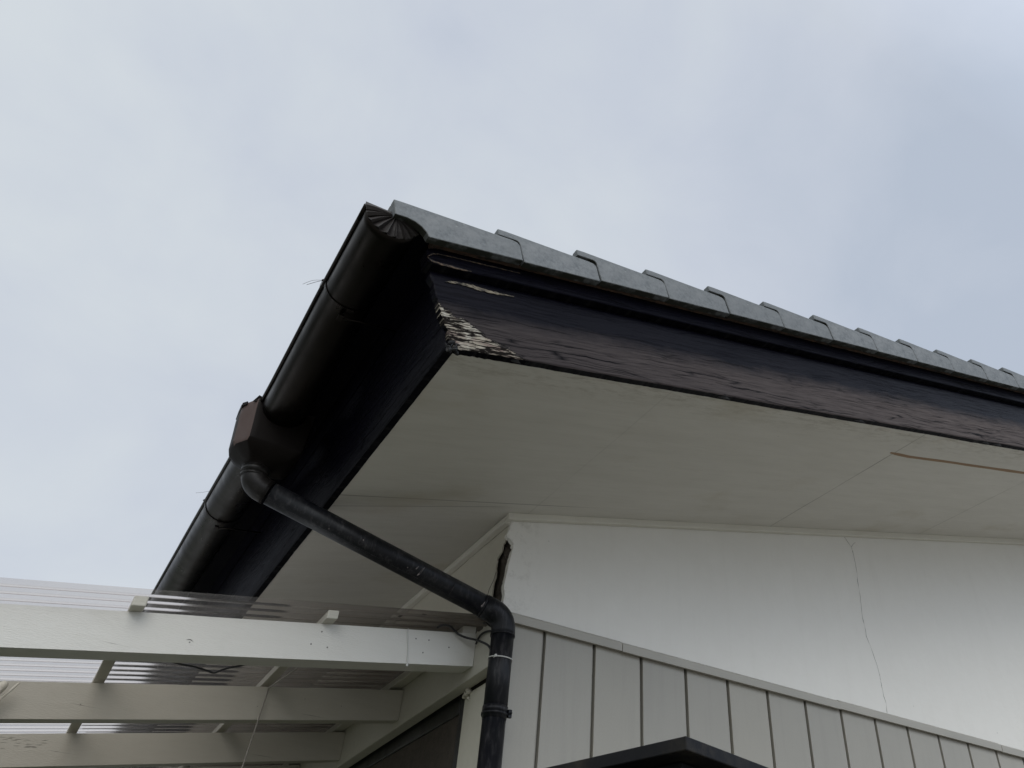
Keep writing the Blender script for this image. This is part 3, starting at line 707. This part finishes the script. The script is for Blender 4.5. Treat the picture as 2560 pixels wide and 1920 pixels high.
bm = bmesh.new()  # black sheets added to stand for the dark under the tiles
prism(bm, [roofpt(-0.900, -1.075, 0.360), roofpt(-0.74, -1.075, 0.345), roofpt(-0.74, -1.075, 0.350), roofpt(-0.900, -1.075, 0.366)], (0, YB+1.07, 0))
prism(bm, [(-0.806, -1.035, 3.325), (-0.776, -1.035, 3.335), (-0.79, -1.035, 3.425), (-0.83, -1.035, 3.415)], (0, YB+1.035, 0))
mk('eave_dark_fill', bm, M_cap, house)

# ------------------------------------------------------------------ gutter
GX = -0.975; GR = 0.078
gy = [(-1.078, 3.404), (-0.69, 3.388), (-0.244, 3.330), (0.0, 3.322), (0.268, 3.326), (0.6, 3.350), (1.04, 3.374), (2.1, 3.42), (3.4, 3.45), (YB, 3.46)]
def gz(y):
    for (a, b), (c, d) in zip(gy, gy[1:]):
        if y <= c: return b+(d-b)*(y-a)/(c-a)
    return gy[-1][1]
bm = bmesh.new()
ys = [-1.078+0.03*i for i in range(int((YB+1.078)/0.03)+1)]
prof = [math.pi+math.pi*k/24 for k in range(25)]
rings = []
for y in ys:
    z0 = gz(y)
    outp = [(GX+GR*math.cos(a), z0+GR*0.90*math.sin(a)) for a in prof]
    inp = [(GX+(GR-.002)*math.cos(a), z0+(GR-.002)*0.90*math.sin(a)) for a in prof[::-1]]
    rings.append([bm.verts.new((x, y, z)) for x, z in outp+inp])
for a, b in zip(rings, rings[1:]):
    for k in range(len(a)): f = bm.faces.new((a[k], a[(k+1) % len(a)], b[(k+1) % len(a)], b[k])); f.smooth = True
for rg in (rings[0], rings[-1]):
    for k in range(24): bm.faces.new((rg[k], rg[k+1], rg[49-k-1], rg[49-k]))
tube(bm, [(GX-GR-0.003, y, gz(y)+0.004) for y in ys[::2]], 0.0075, 12)
bmesh.ops.recalc_face_normals(bm, faces=bm.faces)
gutter = mk('gutter', bm, M_gutter, house, label='half-round dark brown gutter along the eave')
# pleated end cap: folded fan of sheet metal
bm = bmesh.new(); yc = -1.080; zc = gz(-1.078); hub = Vector((GX+0.002, yc-0.002, zc-0.004))
NP = 9; rows = [[], [], [], []]
for k in range(NP*4+1):
    a = math.pi*1.02 + math.pi*0.98*k/(NP*4); w_ = math.cos(k*math.pi/2*1.0)      # +1 ridge, -1 valley
    a2 = a+0.05*math.sin(k*1.7)
    for rw, (rad, amp_, back) in zip(rows, ((0.10, .002, -.013), (0.40, .0045, -.012), (0.74, .0065, -.008), (1.03, .0075, -.001))):
        q = GR*(rad + (0.045*w_ if rad > 1 else 0))
        rw.append(bm.verts.new((hub.x+(GX-hub.x)*rad+q*math.cos(a2), yc+back-amp_*w_, hub.z+(zc-hub.z)*rad+q*0.88*math.sin(a2)+0.001)))
for ra, rb in zip(rows, rows[1:]):
    for k in range(NP*4): bm.faces.new((rb[k], rb[k+1], ra[k+1], ra[k]))
r_ = bmesh.ops.extrude_face_region(bm, geom=bm.faces[:]); bmesh.ops.translate(bm, verts=[v for v in r_['geom'] if isinstance(v, bmesh.types.BMVert)], vec=(0, 0.002, 0))
bmesh.ops.recalc_face_normals(bm, faces=bm.faces)
prism(bm, [(GX+(GR-.0015)*math.cos(math.pi+math.pi*k/16), -1.066, zc+(GR-.0015)*0.9*math.sin(math.pi+math.pi*k/16)) for k in range(17)], (0, 0.002, 0))
# turned-over corner piece at the outer lip
prism(bm, [(GX-GR-0.008, -1.084, zc+0.012), (GX-0.012, -1.090, zc+0.010), (GX-0.010, -1.090, zc-0.003), (GX-GR-0.006, -1.084, zc-0.002)], (0, 0.0025, 0))
mk('end_cap', bm, M_endcap, gutter, label='pleated end cap folded like a fan')
# brackets
for yb in (-0.745, 0.785):
    bm = bmesh.new(); z0 = gz(yb)
    P = []
    for k in range(19):
        a = math.pi*0.99 + math.pi*0.78*k/18; P.append((GX+(GR+.0015)*math.cos(a), z0+(GR*0.90+.0015)*math.sin(a)))
    for (x0, q0), (x1, q1) in zip(P, P[1:]):
        d = Vector((x1-x0, 0, q1-q0)).normalized(); nn = Vector((-d.z, 0, d.x))*0.0016
        prism(bm, [(x0-nn.x, yb, q0-nn.z), (x1-nn.x, yb, q1-nn.z), (x1+nn.x, yb, q1+nn.z), (x0+nn.x, yb, q0+nn.z)], (0, 0.013, 0))
    box(bm, GX-0.012, GX+0.004, yb+0.02, yb+0.05, z0-GR-0.012, z0-GR-0.004)
    tube(bm, [(GX-0.004, yb+0.04, z0-GR-0.008), (GX+0.05, yb+0.035, z0-GR+0.004), (-0.80, yb+0.03, z0-GR+0.02)], 0.003, 6)
    tube(bm, [(GX-GR-.012, yb+.01, z0+.004), (GX-GR-.006, yb+.012, z0+.014), (GX-GR+.004, yb+.012, z0+.010)], 0.0035, 6)
    mk('gutter_bracket', bm, M_gutter, gutter)

# ------------------------------------------------------------------ rainwater hopper under the gutter
def octa(xc0, xc1, hy, ch, z, n=None):
    return [(xc0+ch*0.55, -hy, z), (xc1, -hy, z), (xc1, hy, z), (xc0+ch*0.55, hy, z), (xc0, hy-ch, z), (xc0, -hy+ch, z)]
bm = bmesh.new()
def ring_round(x0, x1, hy, ch, z, seg=40, roundness=0.0, cx=None, rad=None):
    base = octa(x0, x1, hy, ch, z); c = Vector(((x0+x1)/2, 0, z)); pts = []
    L_ = [Vector(p) for p in base]; 
    per = [(L_[i]-L_[(i+1) % 6]).length for i in range(6)]; T = sum(per)
    for k in range(seg):
        d = T*k/seg; i = 0
        while d > per[i] and i < 5: d -= per[i]; i += 1
        p = L_[i].lerp(L_[(i+1) % 6], min(1, d/per[i]))
        if roundness:
            q = Vector((cx, 0, z)) + (p-Vector(((x0+x1)/2, 0, z))).normalized()*rad
            p = p.lerp(q, roundness)
        pts.append(p)
    return pts
HX = -0.99
levels = [(-1.106, -0.862, 0.112, 0.068, 3.334, 0), (-1.104, -0.864, 0.110, 0.068, 3.30, 0), (-1.098, -0.868, 0.106, 0.068, 3.235, 0), (-1.094, -0.872, 0.103, 0.068, 3.185, 0.0),
          (-1.088, -0.876, 0.098, 0.050, 3.172, 0.05), (-1.070, -0.89, 0.085, 0.045, 3.152, 0.25), (-1.050, -0.91, 0.068, 0.03, 3.138, 0.6), (-1.036, -0.944, 0.05, 0.02, 3.130, 1.0), (-1.036, -0.944, 0.05, 0.02, 3.112, 1.0)]
rgs = [[bm.verts.new(p) for p in ring_round(*lv[:5], roundness=lv[5], cx=HX, rad=0.046)] for lv in levels]
for a, b in zip(rgs, rgs[1:]):
    for k in range(len(a)): f = bm.faces.new((a[k], a[(k+1) % len(a)], b[(k+1) % len(a)], b[k])); f.smooth = True
bm.faces.new(rgs[-1])
inn = [bm.verts.new(Vector(v.co)*1.0 + (Vector((-0.985, 0, v.co.z))-v.co).normalized()*0.004) for v in rgs[0]]
for k in range(len(inn)): bm.faces.new((rgs[0][k], inn[k], inn[(k+1) % len(inn)], rgs[0][(k+1) % len(inn)]))
bmesh.ops.recalc_face_normals(bm, faces=bm.faces)
bm.normal_update()
for f in bm.faces:
    nn = f.normal; c_ = f.calc_center_median()
    if c_.z > 3.176 and nn.x < -0.35 and nn.y < -0.15: f.material_index = 1
hop = mk('rainwater_hopper', bm, [M_hopper, M_hopper_lit], house, label='brown plastic hopper hung under the gutter')
for p in hop.data.polygons: p.use_smooth = True
md = hop.modifiers.new('b', 'BEVEL'); md.width = 0.004; md.segments = 2; md.limit_method = 'ANGLE'; md.angle_limit = R(25)
bm = bmesh.new()                                      # clip and folded tabs on the rim
prism(bm, [(-1.108, -0.050, 3.322), (-1.110, -0.030, 3.340), (-1.108, 0.03, 3.345), (-1.106, 0.05, 3.322)], (0.012, -0.004, 0.004))
prism(bm, [(-1.085, -0.100, 3.322), (-1.072, -0.113, 3.346), (-1.060, -0.113, 3.343), (-1.055, -0.113, 3.322)], (0.002, 0.006, 0.002))
prism(bm, [(-1.110, -0.048, 3.322), (-1.098, -0.068, 3.322), (-1.098, -0.068, 3.336), (-1.110, -0.048, 3.336)], (0.004, 0.003, 0.0))
mk('rim_clip', bm, M_hopper, hop, bevel=0.001)

# ------------------------------------------------------------------ downpipe
A = Vector((-0.022, -0.070, 2.810)); B = Vector((-0.990, 0.0, 3.070)); PR = 0.040
bm = bmesh.new()
tube(bm, [(-0.022, -0.070, 0.0), (-0.022, -0.070, 2.475)], PR, 40)
tube(bm, [(-0.022, -0.070, 2.45), (-0.022, -0.070, 2.775)], PR+0.0012, 40)
d = (A-B).normalized()
tube(bm, [B+d*0.07, A-d*0.075], PR, 40)
for k in (-1,):
    tube(bm, [B+d*0.07+Vector((0.0, -0.020, -0.0355)), A-d*0.10+Vector((0, -0.020, -0.0355))], 0.0012, 6)
down = mk('downpipe', bm, M_pipe, house, label='charcoal downpipe, slanting under the eave then dropping at the corner')
for s in down.data.polygons: s.use_smooth = True
# lower elbow
bm = bmesh.new()
tube(bm, [(-0.022, -0.070, 2.738)] + bend((-0.022, -0.070, 2.7), A, A-d, 0.055, 12) + [A-d*0.088], PR+0.0035, 40)
tube(bm, [A-d*0.088, A-d*0.098], PR+0.0015, 40)
tube(bm, [(-0.022, -0.070, 2.737), (-0.022, -0.070, 2.745)], PR+0.0046, 40)
tube(bm, [A-d*0.062, A-d*0.066], PR+0.0046, 40)
el1 = mk('elbow', bm, M_pipe, down)
bm = bmesh.new()
tube(bm, [B+d*0.062] + bend(B+d, B, B+Vector((0, 0, 1)), 0.050, 12) + [(-0.99, 0, 3.130)], PR+0.003, 40)
tube(bm, [(-0.99, 0, 3.092), (-0.99, 0, 3.100)], PR+0.0048, 40)
tube(bm, [(-0.99, 0, 3.104), (-0.99, 0, 3.128)], PR+0.0068, 40)
mk('elbow', bm, M_elbow, down, label='upper elbow and collar below the hopper')
bm = bmesh.new()
tube(bm, [(-0.022, -0.070, 2.462), (-0.022, -0.070, 2.470)], PR+0.006, 40); tube(bm, [(-0.022, -0.070, 2.470), (-0.022, -0.070, 2.492)], PR+0.0035, 40)
box(bm, 0.016, 0.028, -0.100, -0.088, 2.458, 2.484); tube(bm, [(0.022, -0.108, 2.471), (0.022, -0.085, 2.471)], 0.0035, 8)
mk('pipe_clamp', bm, M_pipe, down)
# scuffs on the pipe: pale flakes lying on the surface
def flake(t, ang, ln, wd, skew=0.0):
    bm = bmesh.new()
    s, u = frame(d); c = B+(A-B)*t
    for k in range(7):
        tt = (k/6-0.5)*ln
        w_ = wd*(1-abs(k/6-0.5)*1.7)+0.0006
        ring = []
        for q in (-1, 1):
            an = ang+q*w_/PR*0.5+skew*tt/PR
            ring.append(bm.verts.new(c + d*tt + (s*math.cos(an)+u*math.sin(an))*(PR+0.0009)))
        if k: bm.faces.new((prev[0], prev[1], ring[1], ring[0]))
        prev = ring
    mk('paint_scuff', bm, M_scuff, down)
s_, u_ = frame(d)
tocam = (Vector((-1.27, -2.7, 1.6))-A); base_ang = math.atan2(tocam.dot(u_), tocam.dot(s_))
flake(0.648, base_ang+0.12, 0.012, 0.022, 3.0); flake(0.630, base_ang+0.25, 0.006, 0.010, 2); flake(0.775, base_ang+.1, 0.004, 0.05, 1.5)
flake(0.905, base_ang+.35, 0.012, 0.024, 1); flake(0.900, base_ang+.05, 0.010, 0.018, 1); flake(0.60, base_ang-.1, 0.003, 0.004); flake(0.42, base_ang+.2, 0.004, 0.004); flake(0.30, base_ang-.3, 0.004, 0.005)


# ------------------------------------------------------------------ patio roof (pergola)
K = 0.1735; pg = empty('patio_roof', (-1.0, 0.1, 0), 'white timber patio roof with clear corrugated sheet fixed to the side wall', 'pergola')
rafters = [(0.094, 2.8035, 2.681, M_pergola), (0.790, 2.782, 2.6575, M_pergola_old), (1.512, 2.775, 2.650, M_pergola_old), (2.222, 2.770, 2.645, M_pergola_old)]
XL = -3.2
for i, (y, zt, zb, mt) in enumerate(rafters):
    bm = bmesh.new()
    xe = -0.0515
    nseg = 60
    th_ = 0.090 if i == 0 else 0.060
    secs = []
    for k in range(nseg+1):
        x = xe+(XL-xe)*k/nseg; e = 0.0012*nz(x*3, i*5.0)+(0.0025*nz(x*9, i*7.0) if i else 0.0008*nz(x*8, 1))
        e2 = 0.0010*nz(x*4, i*3+9)
        secs.append([bm.verts.new(p) for p in ((x, y, zb+K*x+e2), (x, y+th_, zb+K*x+0.001), (x, y+th_, zt+K*x), (x, y+.0005*nz(x*5, 2), zt+K*x+e))])
    for a, b in zip(secs, secs[1:]):
        for k in range(4): bm.faces.new((a[k], a[(k+1) % 4], b[(k+1) % 4], b[k]))
    bm.faces.new(secs[0]); bm.faces.new(secs[-1][::-1])
    bmesh.ops.recalc_face_normals(bm, faces=bm.faces)
    if i == 0:       # nail holes and a knot
        for (hx, hz) in ((-.614, 2.670), (-.639, 2.622), (-.584, 2.623), (-.283, 2.722), (-.234, 2.728), (-.249, 2.679), (-.154, 2.719)):
            tube(bm, [(hx, y-0.0008, hz), (hx, y+0.003, hz)], 0.0027, 10, mi=1)
        tube(bm, catmull([(-1.010, y-.0003, 2.551), (-1.000, y-.0004, 2.554), (-0.990, y-.0003, 2.550)], 4), [0.0004, .0007, .0009, .0011, .0012, .0011, .0009, .0006, .0003], 6, mi=1)
        tube(bm, [(-0.999, y-0.0008, 2.546), (-0.999, y+0.003, 2.546)], 0.0022, 8, mi=1)
    elif i == 2:
        for k in range(22):
            px = -1.46+random.random()*0.20; pz = zt+K*px-0.012-random.random()*0.045
            tube(bm, [(px, y-.0003, pz), (px+0.006+random.random()*.014, y-.0004, pz+.002), (px+.022, y-.0003, pz+.003)], [.0002, .0007, .0002], 5, mi=1)
    elif i == 1:
        for (hx, hz) in ((-.62, 2.60), (-.45, 2.66), (-1.2, 2.50), (-.30, 2.66)):
            tube(bm, [(hx, y-0.0008, hz), (hx, y+0.003, hz)], 0.0018, 8, mi=1)
    mk('rafter', bm, [mt, M_groove], pg, org=(-1.0, y, 2.6), bevel=0.0025,
       label=('brightest front rafter, with nail holes' if i == 0 else None))
# battens across the rafters
def batten(x0, x1, y0, y1, zb, h, old=True, rough=0.0015, lab=None):
    bm = bmesh.new(); secs = []; n = 40
    for k in range(n+1):
        y = y0+(y1-y0)*k/n; e = rough*nz(y*12, x0*9); e2 = rough*nz(y*15, x0*5+3); dz = -0.012*max(0, y-0.1)
        secs.append([bm.verts.new(p) for p in ((x0+e, y, zb+K*x0+dz+e2*.5), (x1+e2, y, zb+K*x1+dz), (x1+e2, y, zb+K*x1+h+dz), (x0+e, y, zb+K*x0+h+dz))])
    for a, b in zip(secs, secs[1:]):
        for k in range(4): bm.faces.new((a[k], a[(k+1) % 4], b[(k+1) % 4], b[k]))
    bm.faces.new(secs[0]); bm.faces.new(secs[-1][::-1]); bmesh.ops.recalc_face_normals(bm, faces=bm.faces)
    return mk('batten', bm, M_pergola_old, pg, org=((x0+x1)/2, 0.1, 2.7), bevel=0.003, label=lab)
batten(-0.622, -0.586, 0.040, YB, 2.8045, 0.030); batten(-1.192, -1.155, 0.043, YB, 2.8045, 0.032, rough=0.003)
batten(-1.760, -1.722, 0.043, YB, 2.8045, 0.032); batten(-0.106, -0.0535, 0.10, YB, 2.8045-.002, 0.030); batten(-2.33, -2.295, 0.043, YB, 2.8045, 0.032)
# wall plate
bm = bmesh.new()
prism(bm, [(-0.050, -0.032, 2.634), (-0.050, YB, 2.560), (-0.050, YB, 2.755), (-0.050, -0.032, 2.800)], (0.048, 0, 0))
mk('wall_plate', bm, M_pergola_old, pg, bevel=0.003)
bm = bmesh.new(); prism(bm, [(-0.090, 0.185, 2.672), (-0.052, 0.185, 2.679), (-0.052, 0.16, 2.679)], (0, 0, 0.02)); bmesh.ops.delete(bm, geom=bm.verts[:], context='VERTS')
bm.free()
# lumps of filler where the plate meets the casing
bm = bmesh.new()
for c, s in (((-0.004, 0.232, 2.618), 0.011), ((-0.006, 0.205, 2.622), 0.012), ((-0.003, 0.252, 2.612), 0.007), ((-.003, 0.212, 2.600), .006)):
    bmesh.ops.create_icosphere(bm, subdivisions=2, radius=s, matrix=Matrix.Translation(c))
for v in bm.verts: v.co += Vector((nz(v.co.x*90, v.co.y*90, v.co.z*90), nz(v.co.z*90, 5, v.co.x*90), nz(v.co.y*90, v.co.z*90, 3)))*0.005
mk('filler_lump', bm, M_sidewall, pg, smooth=True)
# corrugated sheet
bm = bmesh.new(); pitch = 0.056; amp = 0.0088; ZS = 2.8045+0.033+amp
prev = None; y = 0.028; k = 0; xs = [-0.004, -0.6, -1.2, -1.8, -2.4, XL-.1]
while y < 4.2:
    ph = (y-0.028)/pitch*2*math.pi
    if y < 0.031+0.0: pass
    zz = amp*math.tanh(1.0*math.sin(ph+2.2))/math.tanh(1.0)
    dz = -0.012*max(0, y-0.1)
    row = [bm.verts.new((x, y, ZS+K*x+zz+dz+0.002*nz(x*2, y*3))) for x in xs]
    if prev:
        for a in range(len(xs)-1):
            f = bm.faces.new((prev[a], prev[a+1], row[a+1], row[a])); f.smooth = True
    prev = row; y += pitch/14
mk('roof_sheet', bm, M_sheet, pg)
# dead leaves / debris lying in the sheet
bm = bmesh.new()
for (x, y) in ((-0.93, 0.66), (-0.86, 1.36), (-0.35, 0.11), (-1.0, 2.1), (-0.75, 2.1), (-0.27, 0.08)):
    z = ZS+K*x+0.010-0.012*max(0, y-.1)
    bmesh.ops.create_icosphere(bm, subdivisions=2, radius=0.009, matrix=Matrix.Translation((x, y, z)) @ Matrix.Rotation(random.random()*3, 4, 'Z') @ Matrix.Diagonal((1.3, .6, .35, 1)))
lv = mk('debris', bm, M_twig, None, org=(-0.7, 0.6, 2.85)); top(lv, 'few dark dead leaf scraps lying on the clear corrugated patio sheet', 'leaf litter'); lv['kind'] = 'stuff'

# round white pole at the far left, in front of the second rafter
bm = bmesh.new(); tube(bm, [(-1.437, 0.735, 2.512), (-1.442, 0.733, 2.500), (-1.52, 0.70, 2.32), (-1.80, 0.62, 1.75)], [0.010, 0.015, 0.016, 0.016], 20)
tube(bm, [(-1.402, 0.745, 2.520), (-1.50, 0.72, 2.318), (-1.78, 0.64, 1.75)], 0.004, 8)
top(mk('clothes_pole', bm, M_sidewall, None, org=(-1.43, 0.73, 2.5)), 'round-ended white pole leaning at the left edge against the second rafter', 'pole')

# ------------------------------------------------------------------ cables, ties, cord
def thing_tube(name, pts, rad, mat, label, cat, seg=8, sm=6, group=None):
    bm = bmesh.new(); P = catmull(pts, sm) if sm else pts; tube(bm, P, rad, seg)
    return top(mk(name, bm, mat, None, org=pts[0]), label, cat, group)
thing_tube('electric_cable', [(-0.215, 0.082, 2.775), (-0.203, 0.07, 2.782), (-0.178, 0.064, 2.785), (-0.150, 0.080, 2.782), (-0.133, 0.075, 2.768), (-0.107, 0.06, 2.756), (-0.078, 0.03, 2.744), (-0.094, -0.03, 2.718), (-0.069, -0.055, 2.70), (-0.058, -0.075, 2.67)], 0.0042, M_black,
           'black cable drooping from the end of the front rafter to the downpipe', 'cable')
thing_tube('electric_cable', [(-0.060, 0.070, 2.745), (-0.060, 0.054, 2.762), (-0.060, 0.023, 2.770), (-0.056, -0.023, 2.765), (-0.05, -0.05, 2.752), (-0.02, -0.02, 2.745)], 0.0042, M_black,
           'short black cable curving over the wall plate behind the downpipe', 'cable')
thing_tube('electric_cable', [(-0.058, 0.03, 2.812), (-0.060, -0.005, 2.800), (-0.058, -0.03, 2.782), (-0.04, -0.05, 2.772), (-0.01, -0.02, 2.77)], 0.0035, M_black,
           'black cable end under the lower pipe elbow, above the wall plate', 'cable')
thing_tube('electric_cable', [(-1.06, 0.188, 2.512), (-0.993, 0.190, 2.508), (-0.953, 0.195, 2.510), (-0.916, 0.2, 2.508), (-0.889, 0.2, 2.505), (-0.869, 0.2, 2.519), (-0.833, 0.192, 2.535), (-0.77, 0.188, 2.56)], 0.0030, M_black,
           'black cable sagging in a shallow V below the front rafter', 'cable')
def hanging(a, b, n=16, sag=0.0): return [tuple(Vector(a).lerp(Vector(b), i/n)) for i in range(n+1)]
thing_tube('cord', [(-0.640, 0.20, 2.570)] + hanging((-0.600, 0.776, 2.672), (-0.640, 0.760, 2.0), 10), 0.0028, M_cord,
           'thin grey cord hanging from between the rafters down past the window', 'cord', sm=0)
bm = bmesh.new()
y = 0.0925
tube(bm, [(-0.3185, y, 2.750), (-0.3190, y-.0005, 2.735), (-0.3060, y-.001, 2.68), (-0.300, y-.001, 2.628), (-0.300, y+0.004, 2.622)], 0.0022, 6)
bmesh.ops.create_icosphere(bm, subdivisions=2, radius=0.0048, matrix=Matrix.Translation((-0.3000, y-.001, 2.6225)))
top(mk('cable_tie', bm, M_tie, None, org=(-0.31, y, 2.68)), 'white cable tie wrapped down the face of the front rafter', 'cable tie', 'white cable ties')
bm = bmesh.new()
c = Vector((-0.022, -0.070, 2.655)); P = [c+Vector((math.cos(t_)*(PR+.0025), math.sin(t_)*(PR+.0025), 0.004*math.sin(t_))) for t_ in [2*math.pi*k/40 for k in range(41)]]
tube(bm, P, 0.0021, 6, caps=False)
bmesh.ops.create_icosphere(bm, subdivisions=2, radius=0.0055, matrix=Matrix.Translation((-0.055, -0.100, 2.653)))
tube(bm, [(-0.055, -0.100, 2.653), (-0.064, -0.104, 2.643)], 0.0014, 5)
top(mk('cable_tie', bm, M_tie, None, org=c), 'white cable tie ringed round the vertical downpipe', 'cable tie', 'white cable ties')
thing_tube('twig', [(-1.062, -0.70, 3.395), (-1.066, -0.725, 3.383), (-1.070, -0.752, 3.375), (-1.10, -0.70, 3.385)], 0.0007, M_twig, 'curled dry twig caught on the gutter lip beside the upper bracket', 'twig', 5)
thing_tube('twig', [(-1.060, -0.75, 3.385), (-1.09, -0.735, 3.380), (-1.112, -0.71, 3.372)], 0.0005, M_twig, 'straight thin twig sticking out left of the upper gutter bracket', 'twig', 5)
thing_tube('twig', [(-1.060, 0.70, 3.365), (-1.085, 0.745, 3.372), (-1.105, 0.77, 3.375)], 0.0005, M_twig, 'thin pale twig sticking out of the gutter below the hopper', 'twig', 5)

# ------------------------------------------------------------------ black cabinet with overhanging lid in the foreground
A0 = Vector((-0.390, -1.577, 2.0)); e1 = Vector((-0.265, 0.964, 0)); e2 = Vector((0.964, 0.265, 0))
cab = empty('garden_cabinet', (-0.39, -1.577, 0), 'black cabinet with a flat overhanging lid, in front of the grey cladding', 'cabinet')
S_ = 0.62
bm = bmesh.new(); prism(bm, [A0, A0+e2*S_, A0+e2*S_+e1*S_, A0+e1*S_], (0, 0, -0.0225))
mk('lid', bm, M_felt, cab, bevel=0.002)
bm = bmesh.new(); o_ = A0+e1*0.046+e2*0.046+Vector((0, 0, -0.0227)); T_ = S_-0.092
prism(bm, [o_, o_+e2*T_, o_+e2*T_+e1*T_, o_+e1*T_], (0, 0, -1.97))
mk('body', bm, M_cabinet, cab, bevel=0.003)
